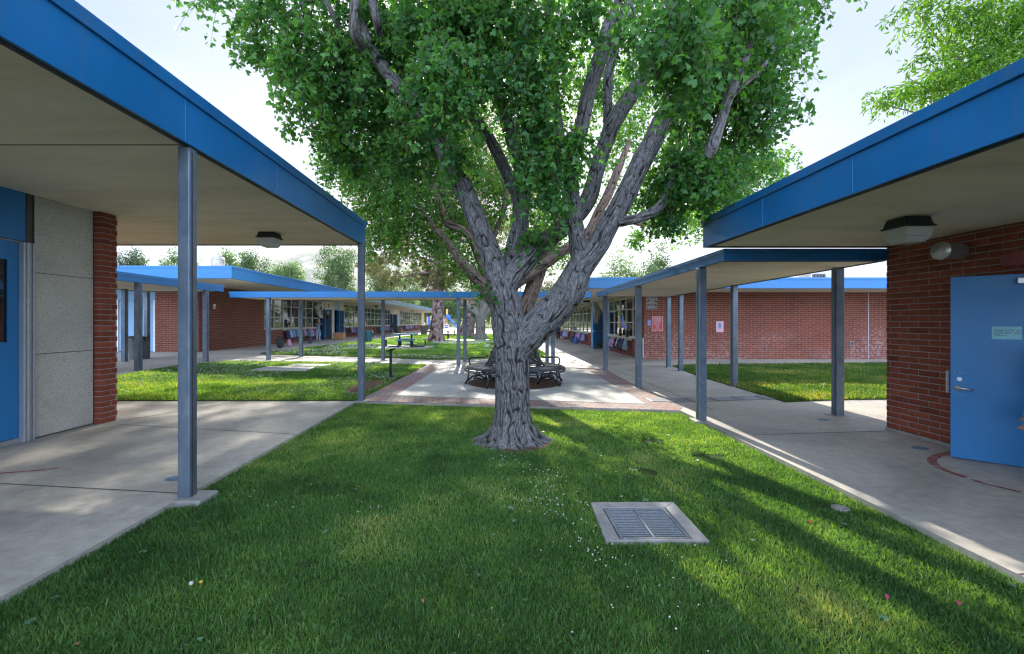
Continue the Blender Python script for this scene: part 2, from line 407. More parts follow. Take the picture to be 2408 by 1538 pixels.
# utility slabs in the left lawn
sheet('utility_slab', [G2(*p) for p in [(578,874),(632,863.5),(742,864.5),(716,875.5)]], .03, .03, m_pad, None, 'flat concrete utility slab in the clover lawn, the nearer one to the camera', 'concrete slab')['group'] = 'concrete slabs in the clover lawn'
sheet('utility_slab', [G2(*p) for p in [(666,862),(700,857.3),(783,857.5),(762,863)]], .03, .03, m_pad, None, 'flat concrete utility slab in the clover lawn, behind the nearer one', 'concrete slab')['group'] = 'concrete slabs in the clover lawn'
sheet('table_pad', [G2(*p) for p in [(880,820),(1000,822.5),(1028,815),(905,812)]], .03, .03, m_pad, 'structure')
sheet('table_pad', [(-4.6,37.6),(-1,37.6),(-.6,41),(-4.3,41)], .03, .03, m_pad, 'structure')
# red painted line on the walkways
def paintline(name, pts, w, m_):
    P = [Vector(G2(*p)) for p in pts]; m = MB()
    for i in range(len(P)-1):
        d = (P[i+1]-P[i]).normalized(); n = Vector((-d.y, d.x))*w/2
        m.add([(v.x, v.y, H(v.x)+.003) for v in (P[i]-n, P[i+1]-n, P[i+1]+n, P[i]+n)], [(0,1,2,3)])
    o = obj(name, m, m_); o['kind'] = 'structure'; return o
def _redline():
    t = NT('worn_red_ground_paint'); t.col((.22, .045, .04)); n = t.noise(t.pos(), 18, 6, .8)
    t.col(t.mix(t.ramp(n, [(.45, 0.), (.68, 1.)]), (.23, .05, .045), (.33, .27, .24))); t.set(rough=.8); return t.m
m_red = _redline()
paintline('painted_line', [(2245,1064),(2222,1067),(2203,1072),(2192,1079),(2191,1086),(2200,1095)], .085, m_red)
paintline('painted_line', [(2203,1097),(2222,1106),(2246,1115),(2272,1123)], .075, m_red)
paintline('painted_line', [(2286,1128),(2312,1137),(2350,1146),(2400,1158)], .045, m_red)
paintline('painted_line', [(-40,1116),(60,1109),(140,1101)], .035, m_red)
m_dot = mat('faded_blue_ground_paint', (.10, .17, .26), .8, 0, .3, 30)
for (px, py, r_) in ((1936,987,.085), (2164,1054,.085), (408,1126,.075), (1345,894,.08), (1500,903,.08), (1352,1000,.0)):
    if r_:
        g_ = G2(px, py); m = MB(); m.add([(g_[0]+r_*math.cos(a), g_[1]+r_*math.sin(a), H(g_[0]+r_*math.cos(a))+(.012 if 1300 < px < 1400 else .003)) for a in np.linspace(0, 2*math.pi, 18, endpoint=False)], [tuple(range(18))])
        if px < 1300 or px > 1600: o = obj('painted_dot', m, m_dot); o['kind'] = 'structure'
# ================= building helpers
def fasciaset(b, x0, y0, x1, y1, z0, z1, zc, fm, cm, seams=(), soff=None, sides='NSEW'):
    """roof slab with soffit, fascia boards and a cap flashing"""
    s = MB(); s.box(x0+.03, y0+.03, z0+.012, x1-.03, y1-.03, zc-.03)
    obj('roof', s, soff or m_soffit, b)
    f = MB(); t = .03
    for sd, bx in (('S', (x0+t, y0, x1-t, y0+t)), ('N', (x0+t, y1-t, x1-t, y1)), ('W', (x0, y0, x0+t, y1)), ('E', (x1-t, y0, x1, y1))):
        if sd in sides: f.box(bx[0], bx[1], z0, bx[2], bx[3], zc-.0)
    for (ax, c) in seams:
        if ax in 'EW':
            xx = x1 if ax == 'E' else x0-.004
            f.box(xx, c-.006, z0+.004, xx+.004, c+.006, zc-.004)
        else:
            yy = y1 if ax == 'N' else y0-.004
            f.box(c-.006, yy, z0+.004, c+.006, yy+.004, zc-.004)
    obj('fascia', f, fm, b, bev=.004)
    c = MB(); e = .022
    for sd, bx in (('S', (x0-e, y0-e, x1+e, y0+.06)), ('N', (x0-e, y1-.06, x1+e, y1+e)), ('W', (x0-e, y0+.06, x0+.06, y1-.06)), ('E', (x1-.06, y0+.06, x1+e, y1-.06))):
        if sd in sides: c.box(bx[0], bx[1], zc-.004, bx[2], bx[3], z1)
    obj('cap_flashing', c, cm, b, bev=.006)
    d = MB()
    for sd, bx in (('S', (x0+.035, y0+.034, x1-.035, y0+.075)), ('N', (x0+.035, y1-.075, x1-.035, y1-.034)), ('W', (x0+.034, y0+.08, x0+.075, y1-.08)), ('E', (x1-.075, y0+.08, x1-.034, y1-.08))):
        if sd in sides: d.box(bx[0], bx[1], z0-.006, bx[2], bx[3], z0+.01)
    obj('drip_edge', d, m_edge, b)
def post(b, x, y, z0, z1, w, pad=True, padside=0, seam=True):
    m = MB(); h = w/2; m.box(x-h, y-h, z0-.02, x+h, y+h, z1)
    p = obj('post', m, m_post, b, bev=.012)
    if seam:
        s = MB()
        s.box(x+h-.001, y-h+.028, z0, x+h+.004, y-h+.042, z1-.05); s.box(x-h-.004, y-h+.028, z0, x-h+.001, y-h+.042, z1-.05)
        obj('weld_seam', s, m_groove, p)
    if pad:
        f = MB(); f.box(x-h-.07+padside*.1, y-h-.07, z0-.12, x+h+.09+padside*.1, y+h+.10, z0+.006); obj('footing', f, m_pad, b, bev=.02)
    return p
def ceiling_light(x, y, z, w, label, group):
    t = thing('ceiling_light', (x, y, z), label, 'ceiling light', group)
    m = MB(); h = w/2; a = h*.80
    def fr(zt, zb, rt, rb):
        m.add([(x-rt,y-rt,zt),(x+rt,y-rt,zt),(x+rt,y+rt,zt),(x-rt,y+rt,zt),(x-rb,y-rb,zb),(x+rb,y-rb,zb),(x+rb,y+rb,zb),(x-rb,y+rb,zb)],
              [(0,1,2,3),(7,6,5,4),(0,4,5,1),(1,5,6,2),(2,6,7,3),(3,7,4,0)])
    k = w/.48
    k = 1.0; fr(z-.001, z-.085*k, h*.84, h*.98); fr(z-.085*k, z-.103*k, h*1.08, h*1.08)
    obj('housing', m, m_black, t, bev=.006)
    m = MB(); fr(z-.1031*k, z-.20*k, h*.97, h*.90); fr(z-.20*k, z-.255*k, h*.90, h*.68)
    obj('lens', m, m_lens, t, bev=.01)
    return t
def _lens():
    t = NT('prismatic_lens'); t.col((.93, .93, .88)); t.set(rough=.35)
    w = t.new('ShaderNodeTexVoronoi'); w.inputs['Scale'].default_value = 90; t.l.new(t.coord(), w.inputs['Vector']); t.bump(w.outputs['Distance'], .6, .01)
    tr = t.new('ShaderNodeBsdfTranslucent'); tr.inputs['Color'].default_value = (.7, .7, .66, 1); ms = t.new('ShaderNodeMixShader'); ms.inputs[0].default_value = .5
    t.l.new(t.bs.outputs[0], ms.inputs[1]); t.l.new(tr.outputs[0], ms.inputs[2]); t.l.new(ms.outputs[0], t.out.inputs['Surface']); return t.m
m_lens = _lens()
def real_bricks(name, b, X, face, y0, y1, z0, z1, depth=.10, holes=(), bl=.29, ch=.08, x_out=None, tooth=True):
    """running bond of single bricks on a wall plane facing -X (face=-1) or +X (face=1)"""
    V = []; L = []; cnt = []; T = []; n = 0
    row = 0; z = z0
    while z < z1-.01:
        zt = min(z+ch-.011, z1); off = (row % 2)*bl/2; y = y0-off
        while y < y1:
            a = max(y, y0); c = min(y+bl-.010, y1)
            if tooth and c >= y1-1e-6: c = y1+(.004 if row % 2 else -.001)
            if c-a > .03 and not any(h[0] < (a+c)/2 < h[1] and h[2] < (z+zt)/2 < h[3] for h in holes):
                j = random.uniform(-.0015, .0015)
                xo = X+face*(.0+j); xi = X-face*depth
                if face < 0: xs = (xo, xi)
                else: xs = (xi, xo)
                for p in ((xs[0],a,z),(xs[1],a,z),(xs[1],c,z),(xs[0],c,z),(xs[0],a,zt),(xs[1],a,zt),(xs[1],c,zt),(xs[0],c,zt)): V.append(p)
                for q in ((0,3,2,1),(4,5,6,7),(0,1,5,4),(1,2,6,5),(2,3,7,6),(3,0,4,7)): L += [n+i for i in q]; cnt.append(4)
                T += [random.gauss(.45, .13)]*8; n += 8
            y += bl
        row += 1; z += ch
    o = npobj(name, V, L, cnt, m_brick, b, attrs={'tint': T}); bv = o.modifiers.new('b', 'BEVEL'); bv.width = .004; bv.segments = 1
    return o
def window_bays(b, X, face, y0, y1, n, zs, zt, mulls, fr=.05, name='window'):
    """n separate window units along y on a plane facing face*X"""
    w = (y1-y0)/n
    for i in range(n):
        a = y0+i*w; c = a+w; m = MB(); xo = X+face*.03; xi = X-face*.05; xa, xb = min(xo, xi), max(xo, xi)
        m.box(xa, a+.002, zs, xb, a+fr, zt); m.box(xa, c-fr, zs, xb, c-.002, zt)
        m.box(xa, a+fr, zs, xb, c-fr, zs+fr*.9); m.box(xa, a+fr, zt-fr*.9, xb, c-fr, zt)
        for q in mulls: m.box(xa+.006, a+fr, q-.022, xb-.006, c-fr, q+.022)
        f = obj(name, m, m_wframe, b)
        g = MB(); gx = X-face*.012; g.box(min(gx, gx-face*.02), a+fr*.6, zs+.01, max(gx, gx-face*.02), c-fr*.6, zt-.01)
        obj('pane', g, m_glass, f)
def door_leaf(b, p0, p1, z0, z1, mat_, th=.045, kick=True, bar=True, flip=1):
    """leaf from hinge p0 to free edge p1; bar on the side of normal*flip"""
    p0 = Vector((*p0, 0)); p1 = Vector((*p1, 0)); d = (p1-p0); L = d.length; d.normalize(); n = Vector((d.y, -d.x, 0))*flip
    m = MB(); a = p0; m.beam((a.x, a.y, (z0+z1)/2), (p1.x, p1.y, (z0+z1)/2), th, z1-z0)
    o = obj('door', m, mat_, b, bev=.003)
    o['p'] = 0; del o['p']
    if kick:
        k = MB(); c0 = p0+d*.05+n*(th/2+.002); c1 = p0+d*(L-.05)+n*(th/2+.002)
        k.beam((c0.x, c0.y, z0+.17), (c1.x, c1.y, z0+.17), .003, .28); obj('kick_plate', k, m_kick, o)
    if bar:
        k = MB(); c0 = p0+d*.06+n*(th/2+.05); c1 = p0+d*(L-.05)+n*(th/2+.05)
        k.beam((c0.x, c0.y, z0+1.0), (c1.x, c1.y, z0+1.0), .03, .05)
        for q in (c0, c1): k.beam((q.x, q.y, z0+1.0), (q.x-n.x*.05, q.y-n.y*.05, z0+1.0), .05, .07)
        obj('push_bar', k, m_kick, o)
    return o
# ================= B1: classroom on the left, beside the camera
b = thing('classroom_building', (-8, 0, .2), 'near left classroom with a speckled concrete panel, blue door and deep blue-edged roof', 'building')
X1 = -5.90; ZF = H(-5.9)
m = MB(); m.box(-16, -6, 0, X1-.06, 6.60, 3.24); obj('wall', m, m_cream, b)
m = MB(); m.box(-16, 6.62, 0, X1-.03, 6.93, 3.24); obj('end_wall', m, m_brickfar, b)
m = MB(); m.box(X1-.10, 6.662, ZF-.05, -5.806, 6.931, 3.23); p_ = obj('brick_pier', m, m_mortar, b)
# pier: header and stretcher courses as single bricks
V = []; Lp = []; cn = []; T = []; n = 0; z = ZF; r = 0
while z < 3.20:
    zt = z+.069; split = .155 if r % 2 else .0
    cuts = [(6.655, 6.655+.25-split*.55), (6.655+.262-split*.55, 6.936+(.003 if r % 2 else 0))]
    for (a, c) in cuts:
        if c-a < .02: continue
        xo = -5.80+random.uniform(-.001, .001)
        for p in ((X1-.02,a,z),(xo,a,z),(xo,c,z),(X1-.02,c,z),(X1-.02,a,zt),(xo,a,zt),(xo,c,zt),(X1-.02,c,zt)): V.append(p)
        for q in ((0,3,2,1),(4,5,6,7),(0,1,5,4),(1,2,6,5),(2,3,7,6),(3,0,4,7)): Lp += [n+i for i in q]; cn.append(4)
        T += [random.gauss(.45, .13)]*8; n += 8
    z += .08; r += 1
o = npobj('bricks', V, Lp, cn, m_brick, p_, attrs={'tint': T}); bv = o.modifiers.new('b', 'BEVEL'); bv.width = .005; bv.segments = 2
for (za, zb) in ((ZF+.015, 1.194), (1.201, 2.236), (2.243, 3.235)):
    m = MB(); m.box(X1-.08, 5.80, za, X1, 6.635, zb); obj('concrete_panel', m, m_agg, b, bev=.004)
m = MB(); m.box(X1-.07, 5.79, ZF, X1-.015, 6.655, 3.235); obj('panel_backing', m, m_joint, b)
m = MB(); m.box(X1-.08, 6.636, ZF, X1-.005, 6.654, 3.235); m.box(X1-.08, 5.765, ZF, X1-.008, 5.797, 3.235)
obj('sealant_strip', m, m_edge, b)
m = MB()
for (a, c, xx) in ((5.635, 5.665, .035), (5.668, 5.70, .05), (5.703, 5.735, .03), (5.738, 5.762, .045)): m.box(X1-.06, a, ZF, X1+xx, c, 2.60)
obj('door_jamb', m, m_alu, b, bev=.006)
m = MB(); m.box(X1-.06, 5.70, 2.603, X1+.0, 5.764, 3.235); obj('mullion', m, mat('dark_bronze', (.06, .05, .045), .5), b)
m = MB(); m.box(X1-.05, 3.2, 2.62, X1-.01, 5.698, 3.235)
pn = obj('transom_panel', m, m_door, b)
for yy in (4.8, 5.35):
    m = MB(); m.ball((X1-.008, yy, 2.70), .012); obj('rivet', m, m_door, pn, smooth=True)
m = MB(); xd = X1-.03
m.box(xd-.045, 4.66, ZF+.06, xd, 4.86, 2.60); m.box(xd-.045, 5.51, ZF+.06, xd, 5.632, 2.60); m.box(xd-.045, 4.861, 2.37, xd, 5.509, 2.60); m.box(xd-.045, 4.861, ZF+.06, xd, 5.509, 1.36)
dr = obj('door', m, m_door, b, bev=.002)
m = MB(); m.box(xd-.03, 4.86, 1.36, xd-.018, 5.51, 2.37); obj('window_pane', m, m_glass, dr)
m = MB(); m.box(xd-.01, 4.66, ZF+.0, xd+.012, 5.632, ZF+.055); obj('threshold', m, m_alu, b)
for (a, c, zz, zy) in ((5.50, 5.525, 1.345, 2.385), (4.845, 4.87, 1.345, 2.385)):
    m = MB(); m.box(xd, a, zz, xd+.008, c, zy); obj('window_bead', m, m_door, dr)
m = MB(); m.box(xd, 4.87, 1.345, xd+.008, 5.50, 1.365); obj('window_bead', m, m_door, dr)
m = MB(); m.box(xd, 4.87, 2.365, xd+.008, 5.50, 2.385); obj('window_bead', m, m_door, dr)
fasciaset(b, -17, -7, -2.78, 9.56, 3.21, 3.71, 3.60, m_fascia, m_cap, seams=(('E', 4.05), ('E', 5.73), ('E', 9.08), ('E', 1.6)))
m = MB(); m.box(-16.9, 4.135, 3.217, -2.82, 4.143, 3.223); obj('soffit_joint', m, m_joint, b)
post(b, -2.865, 4.20, 0, 3.215, .112, True, .5); post(b, -2.80, 9.33, 0, 3.215, .125, True, 0)
ceiling_light(-4.14, 8.25, 3.22, .32, 'boxy black ceiling light with clear lens under the near left roof', 'ceiling lights under the roof overhangs')
# ================= B4: classroom on the right, beside the camera
b = thing('classroom_building', (8, 0, .1), 'near right brick classroom with an open blue door and blue roof edge', 'building')
XR = 5.60; ZR = H(XR)
m = MB(); m.box(XR+.09, -6, 0, 16, 3.55, 2.68); m.box(XR+.4, 3.5, 0, 16, 6.5, 2.68); m.box(XR+.006, 4.62, 0, XR+.399, 6.555, 2.68)
m.box(XR+.006, 3.5, 2.2, XR+.399, 4.62, 2.68); obj('wall', m, m_mortar, b)
real_bricks('brick_facing', b, XR, -1, 4.62, 6.56, ZR+.03, 2.68, .06)
real_bricks('brick_facing', b, XR, -1, 3.5, 4.615, 2.2+.0, 2.68, .06, tooth=False)
m = MB(); m.box(XR+.0, -6, 0, XR+.09, 3.5, 2.68); obj('brick_facing', m, m_brickfar, b)
m = MB(); m.box(XR-.02, 4.62, 0, XR+.05, 6.565, ZR+.03); obj('foundation', m, m_pad, b, bev=.01)
m = MB(); m.box(XR+.12, 4.55, 0, XR+.20, 4.61, 2.19); m.box(XR+.12, 3.5, 0, XR+.20, 3.56, 2.19); m.box(XR+.12, 3.56, 2.13, XR+.20, 4.55, 2.19); obj('door_frame', m, m_fascia, b)
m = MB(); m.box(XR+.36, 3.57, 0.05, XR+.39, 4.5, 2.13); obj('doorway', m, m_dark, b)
PA = Vector((5.16, 5.19, 0)); PB = Vector((5.80, 4.55, 0)); dl = (PB-PA).normalized(); nl = Vector((-.7071, -.7071, 0))
m = MB(); c = (PA+PB)/2 - nl*.022; hz = (ZR+.005+2.12)/2
m.beam((PA.x-nl.x*.022, PA.y-nl.y*.022, hz), (PB.x-nl.x*.022, PB.y-nl.y*.022, hz), .044, 2.12-ZR-.005)
dr = obj('door', m, m_door, b, bev=.003)
tag(dr, 'blue steel door standing open')
def onleaf(t, z, out): v = PA+dl*t+nl*out; return Vector((v.x, v.y, z))
m = MB()
m.tube([onleaf(.065, .865, 0), onleaf(.065, .865, .012)], .034, 16); m.tube([onleaf(.065, .865, .01), onleaf(.065, .865, .055)], .012, 10)
m.tube([onleaf(.06, .867, .052), onleaf(.10, .866, .058), onleaf(.185, .857, .052)], [.013, .011, .010], 10); obj('lever_handle', m, m_kick, dr, smooth=True)
m = MB(); m.tube([onleaf(.072, .965, 0), onleaf(.072, .965, .014)], .022, 16); m.tube([onleaf(.072, .965, .012), onleaf(.072, .965, .02)], .012, 12); obj('lock', m, m_kick, dr)
for (t_, z_) in ((.035, 1.035), (.095, 1.033), (.035, .79), (.095, .788)):
    m = MB(); m.ball(onleaf(t_, z_, .002), .010, 8, 5); obj('bolt', m, m_kick, dr, smooth=True)
m = MB(); m.beam(onleaf(.50, 2.045, .035), onleaf(.72, 2.04, .035), .06, .065); obj('door_closer', m, m_kick, dr, bev=.005)
m = MB(); m.beam(onleaf(-.025, .80, -.03), onleaf(-.025, 1.05, -.03), .018, .02); obj('pull_handle', m, m_alu, dr)
m_note = mat('cyan_paper_note', (.18, .48, .55), .35)
nt_ = thing('paper_note', tuple(onleaf(.428, 1.49, .004)), 'pale cyan taped note asking to lock the door after 4:00 p.m.', 'note')
m = MB(); m.add([onleaf(.32, 1.423, .002), onleaf(.5365, 1.423, .002), onleaf(.5365, 1.56, .002), onleaf(.32, 1.56, .002), onleaf(.32, 1.423, .0035), onleaf(.5365, 1.423, .0035), onleaf(.5365, 1.56, .0035), onleaf(.32, 1.56, .0035)], [(0,3,2,1),(4,5,6,7),(0,1,5,4),(1,2,6,5),(2,3,7,6),(3,0,4,7)]); obj('sheet', m, m_note, nt_)
text('lettering', 'Please LOCK and\nsecure door after\n4:00 p.m.', .0275, m_ink, nt_, face_to(onleaf(.335, 1.492, .0045), dl, (0,0,1)), 'LEFT', .0004)
# exhaust duct, alarm
t = thing('exhaust_duct', (XR, 5.52, 2.46), 'short round metal exhaust duct sticking out of the brick above the door', 'exhaust duct')
m = MB(); m.tube([(XR+.03, 5.52, 2.46), (XR-.30, 5.44, 2.46)], .098, 28, cap=False); m.tube([(XR-.295, 5.44, 2.46), (XR-.31, 5.437, 2.46)], .108, 28, cap=False); m.tube([(XR-.31, 5.437, 2.46), (XR-.312, 5.4365, 2.46), (XR-.312, 5.4365, 2.46), (XR-.28, 5.445, 2.46)], [.108, .108, .090, .088], 28, cap=False); obj('pipe', m, m_kick, t, smooth=True)
m = MB(); m.tube([(XR-.27, 5.447, 2.46), (XR-.26, 5.45, 2.46)], .090, 28); obj('screen', m, mat('duct_mesh', (.09, .09, .085), .7), t)
t = thing('fire_alarm', (XR, 4.89, 2.29), 'dull red fire alarm box on the brick above the open door', 'fire alarm')
m = MB(); m.box(XR-.05, 4.93, 2.22, XR, 5.03, 2.35); obj('housing', m, mat('faded_red_plastic', (.25, .045, .05), .5), t, bev=.006)
m = MB(); m.box(XR-.07, 4.80, 2.215, XR, 4.92, 2.37); obj('horn', m, MATS['faded_red_plastic'], t, bev=.01)
fasciaset(b, 2.95, -7, 17, 6.55, 2.675, 3.085, 3.0, m_fascia, m_cap, seams=(('W', 3.79), ('W', 5.08), ('W', 2.2)))
ceiling_light(4.25, 4.72, 2.682, .29, 'boxy black ceiling light with clear lens under the near right roof', 'ceiling lights under the roof overhangs')
# ================= canopies
def canopy(label, quad, zb, zt, zc, posts, fm, cm, base, pw=.13):
    """quad: 4 corners counter-clockwise, each with its own soffit height offset"""
    b = thing('walkway_canopy', base, label, 'canopy', 'flat covered walkways on steel posts')
    q = [Vector((p[0], p[1], 0)) for p in quad]; dz = [p[2] if len(p) > 2 else 0 for p in quad]; cen = sum(q, Vector())/4
    def ins(k): return [p+(cen-p).normalized()*k for p in q]
    i = ins(.05); m = MB()
    m.add([(p.x, p.y, zb+.012+d) for p, d in zip(i, dz)]+[(p.x, p.y, zt-.03+d) for p, d in zip(i, dz)], [(3,2,1,0),(4,5,6,7),(0,1,5,4),(1,2,6,5),(2,3,7,6),(3,0,4,7)])
    obj('roof', m, m_soffit, b)
    def ring(qa, qb, z0, z1):
        m = MB()
        for k in range(4):
            k2 = (k+1) % 4
            vs = [(qa[k].x, qa[k].y, z0+dz[k]), (qa[k2].x, qa[k2].y, z0+dz[k2]), (qb[k2].x, qb[k2].y, z0+dz[k2]), (qb[k].x, qb[k].y, z0+dz[k])]
            vs += [(v[0], v[1], v[2]+z1-z0) for v in vs]
            m.add(vs, [(3,2,1,0),(4,5,6,7),(0,1,5,4),(1,2,6,5),(2,3,7,6),(3,0,4,7)])
        return m
    obj('fascia', ring(q, ins(.045), zb, zc), fm, b); obj('cap_flashing', ring(ins(-.03), ins(.06), zc, zt), cm, b)
    obj('drip_edge', ring(ins(.046), ins(.09), zb-.006, zb+.01), m_edge, b)
    for (x, y, *r) in posts:
        post(b, x, y, H(x), zb+.006+(r[0] if r else 0), pw, True, 0)
    return b
canopy('long low canopy crossing the courtyard behind the big tree', [(-9.73,16.5),(3.40,16.5),(3.40,18.5),(-9.73,18.5)], 2.497, 2.71, 2.63,
       [(-8.38,16.62),(-4.96,16.62),(-1.44,16.62),(2.01,16.62),(-7.94,18.35),(-4.63,18.35),(-1.33,18.35),(1.98,18.35)], m_fascia_lt, m_cap_lt, (-3, 17.5, 0))
canopy('canopy over the right walkway running back from the near right classroom', [(3.26,6.57,0),(5.63,6.57,0),(5.82,15.55,-.035),(3.39,15.6,-.035)], 2.495, 2.665, 2.61,
       [(3.335,7.47,-.004),(3.44,11.15,-.02),(3.53,14.95,-.034),(5.60,7.5,-.004),(5.63,10.85,-.02),(5.72,14.25,-.03),(5.75,15.35,-.034)], m_fascia, m_cap, (4.5, 11, 0))
canopy('canopy on the far left in front of the blue double doors', [(-12.45,8.6),(-9.68,8.6),(-9.68,16.06),(-12.45,16.06)], 2.67, 2.90, 2.82,
       [(-9.76,12.35),(-9.76,15.2),(-12.1,14.75),(-12.3,15.95),(-9.76,9.2),(-12.3,9.2)], m_fascia_lt, m_cap_lt, (-11, 12.5, .3), .14)
# ================= B2: two wings on the left
XF = -12.9; ZG = .32
def facade(b, X, face, segs, zg, zs, ztop, brick, depth=.2):
    for sg in segs:
        y0, y1, ty = sg[:3]; xo = X; xi = X-face*depth; xa, xb = min(xo, xi), max(xo, xi)
        if ty == 'brick':
            m = MB(); m.box(xa, y0, zg-.3, xb, y1, ztop); obj('wall', m, brick, b)
        elif ty == 'cream':
            m = MB(); m.box(xa, y0, zg-.3, xb, y1, ztop); obj('wall', m, m_cream, b)
        elif ty == 'blue':
            m = MB(); m.box(xa, y0, zg, xb, y1, ztop-.6); obj('blue_panel', m, m_door2, b); m = MB(); m.box(xa, y0, ztop-.597, xb, y1, ztop); obj('transom_panel', m, m_door2, b)
        elif ty == 'win':
            n, mul = sg[3], sg[4]
            m = MB(); m.box(xa, y0, zg-.3, xb, y1, zs-.06); obj('wall', m, brick, b)
            m = MB(); m.box(min(X+face*.06, xi), y0, zs-.058, max(X+face*.06, xi), y1, zs); obj('window_sill', m, m_wframe, b)
            m = MB(); hx = X-face*.02; m.box(min(hx, xi), y0, ztop-.10, max(hx, xi), y1, ztop); obj('wall', m, m_cream, b)
            window_bays(b, X, face, y0, y1, n, zs+.002, ztop-.102, mul)
        elif ty == 'open':
            m = MB(); m.box(min(X-face*.45, X-face*.5), y0, zg, max(X-face*.45, X-face*.5), y1, ztop-.6); obj('doorway', m, m_dark, b)
            m = MB(); m.box(xa, y0, zg, xb, y0+.06, ztop-.602); m.box(xa, y1-.06, zg, xb, y1, ztop-.602); m.box(xa, y0+.06, ztop-.66, xb, y1-.06, ztop-.602); obj('door_frame', m, m_fascia, b)
            m = MB(); m.box(xa+.02, y0, ztop-.60, xb-.02, y1, ztop); obj('transom_panel', m, m_door2, b)
b = thing('classroom_building', (-15, 26, .3), 'left classroom wing with plain brick corner and bright blue roof edge', 'building')
m = MB(); m.box(-14.76, 19.6, 0, XF, 19.8, 3.22); obj('wall', m, m_brickfar, b)
m = MB(); m.box(-22, 19.6, 0, -18.2, 19.8, 3.22); obj('wall', m, m_brickfar, b)
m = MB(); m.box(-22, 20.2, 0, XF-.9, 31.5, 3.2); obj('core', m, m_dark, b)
# blue double doors in the front
m = MB(); m.box(-18.2, 19.72, ZG, -14.76, 19.8, 2.52); obj('door_surround', m, m_door2, b)
m = MB(); m.box(-18.2, 19.70, 2.53, -14.80, 19.78, 3.21); obj('transom_panel', m, m_door2, b)
for (a, c) in ((-14.86, -14.79), (-16.45, -16.38)):
    m = MB(); m.box(a, 19.62, ZG, c, 19.70, 2.55); obj('door_jamb', m, m_white, b)
for (a, c) in ((-16.37, -15.58), (-15.57, -14.87)):
    m = MB(); m.box(a, 19.66, ZG+.02, c, 19.70, 2.50); d_ = obj('door', m, m_door2, b, bev=.004)
    m = MB()
    for k in range(6): m.box((a+c)/2-.2, 19.648, ZG+.35+k*.045, (a+c)/2+.2, 19.66, ZG+.365+k*.045)
    obj('vent_slats', m, m_edge, d_)
m = MB(); m.box(-15.66, 19.64, 1.30, -15.46, 19.66, 1.72); lp = obj('lock_plate', m, m_kick, d_); m = MB(); m.ball((-15.56, 19.635, 1.6), .04); obj('knob', m, m_kick, lp, smooth=True)
facade(b, XF, 1, [(19.805, 25.1, 'brick'), (25.103, 31.6, 'win', 6, (1.88, 2.53))], ZG, 1.22, 3.2, m_brickfar)
fasciaset(b, -22.5, 16.75, -9.80, 31.7, 3.21, 3.68, 3.60, m_fascia_lt, m_cap_lt, seams=(('E', 20.2), ('E', 24.5), ('E', 28.5), ('S', -12.2), ('S', -15.3), ('S', -18.5)))
b = thing('classroom_building', (-15, 55, .3), 'long left classroom wing behind, with cream walls, many windows and a grey-blue roof edge', 'building')
facade(b, XF, 1, [(31.605, 32.7, 'win', 1, (1.88, 2.53)), (32.705, 33.9, 'open'), (33.905, 35.9, 'cream'), (35.905, 37.0, 'open'), (37.005, 38.0, 'cream'), (38.005, 54.3, 'win', 12, (1.88, 2.53)),
     (54.305, 55.6, 'open'), (55.605, 59.0, 'cream'), (59.005, 60, 'blue'), (60.005, 76.7, 'win', 12, (1.88, 2.53)), (76.705, 79.5, 'cream')], ZG, 1.22, 3.2, m_brickfar)
m = MB(); m.box(-22, 31.8, 0, XF-.9, 79, 3.2); m.box(-22, 79, 0, XF-.2, 79.5, 3.2); obj('core', m, m_dark, b)
d1 = door_leaf(b, (XF+.03, 34.0), (-12.2, 33.45), ZG+.02, 2.52, m_door2, flip=1)
d2 = door_leaf(b, (XF+.03, 37.05), (-12.35, 36.6), ZG+.02, 2.52, m_door2, flip=1)
d3 = door_leaf(b, (XF+.03, 55.7), (-12.2, 55.2), ZG+.02, 2.52, m_door2, flip=1)
fasciaset(b, -22.5, 31.76, -9.80, 80, 3.21, 3.64, 3.60, m_fascia_gr, m_cap, seams=[('E', 31.8+2.0*i) for i in range(1, 24)])
post(b, -12.6, 79.7, ZG, 3.2, .2, False, seam=False)
# ================= B3: classroom across on the right
b = thing('classroom_building', (12, 30, .1), 'back right classroom with a long chalky brick wall and signs by its corner', 'building')
X3 = 5.97; ZB = .09
m = MB(); m.box(X3, 18.57, -.1, 23, 18.77, 2.82); obj('wall', m, m_brickeff, b)
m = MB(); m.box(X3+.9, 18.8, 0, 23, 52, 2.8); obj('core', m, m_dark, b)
facade(b, X3, -1, [(18.775, 18.95, 'brick'), (18.953, 24.4, 'win', 5, (1.59, 2.18)), (24.403, 24.95, 'blue'), (24.953, 26.1, 'open'), (26.103, 27.6, 'cream'), (27.603, 29.1, 'blue'), (29.103, 41.5, 'win', 9, (1.59, 2.18)),
    (41.503, 43.5, 'cream'), (43.503, 52, 'win', 6, (1.59, 2.18))], ZB-.01, .93, 2.80, m_brickfar)
door_leaf(b, (X3-.03, 26.0), (5.29, 25.42), ZB+.01, 2.15, m_door3, flip=-1)
fasciaset(b, 3.25, 16.25, 25, 54, 2.81, 3.20, 3.12, m_fascia_lt, m_cap_lt, seams=(('S', 4.7), ('S', 9.2), ('S', 12.2), ('S', 15.2), ('W', 20), ('W', 26)))
m = MB(); m.box(15.1, 18.555, .1, 15.12, 18.569, 2.8); m.tube([(5.93, 18.6, .12), (5.93, 18.6, .95)], .03, 10); obj('conduit', m, m_alu, b)
ceiling_light(5.0, 25.7, 2.82, .36, 'small black ceiling light near the open door of the back right classroom', 'ceiling lights under the roof overhangs')
ceiling_light(-12.0, 45.0, 3.22, .36, 'small ceiling light above the middle windows of the long left wing', 'ceiling lights under the roof overhangs')
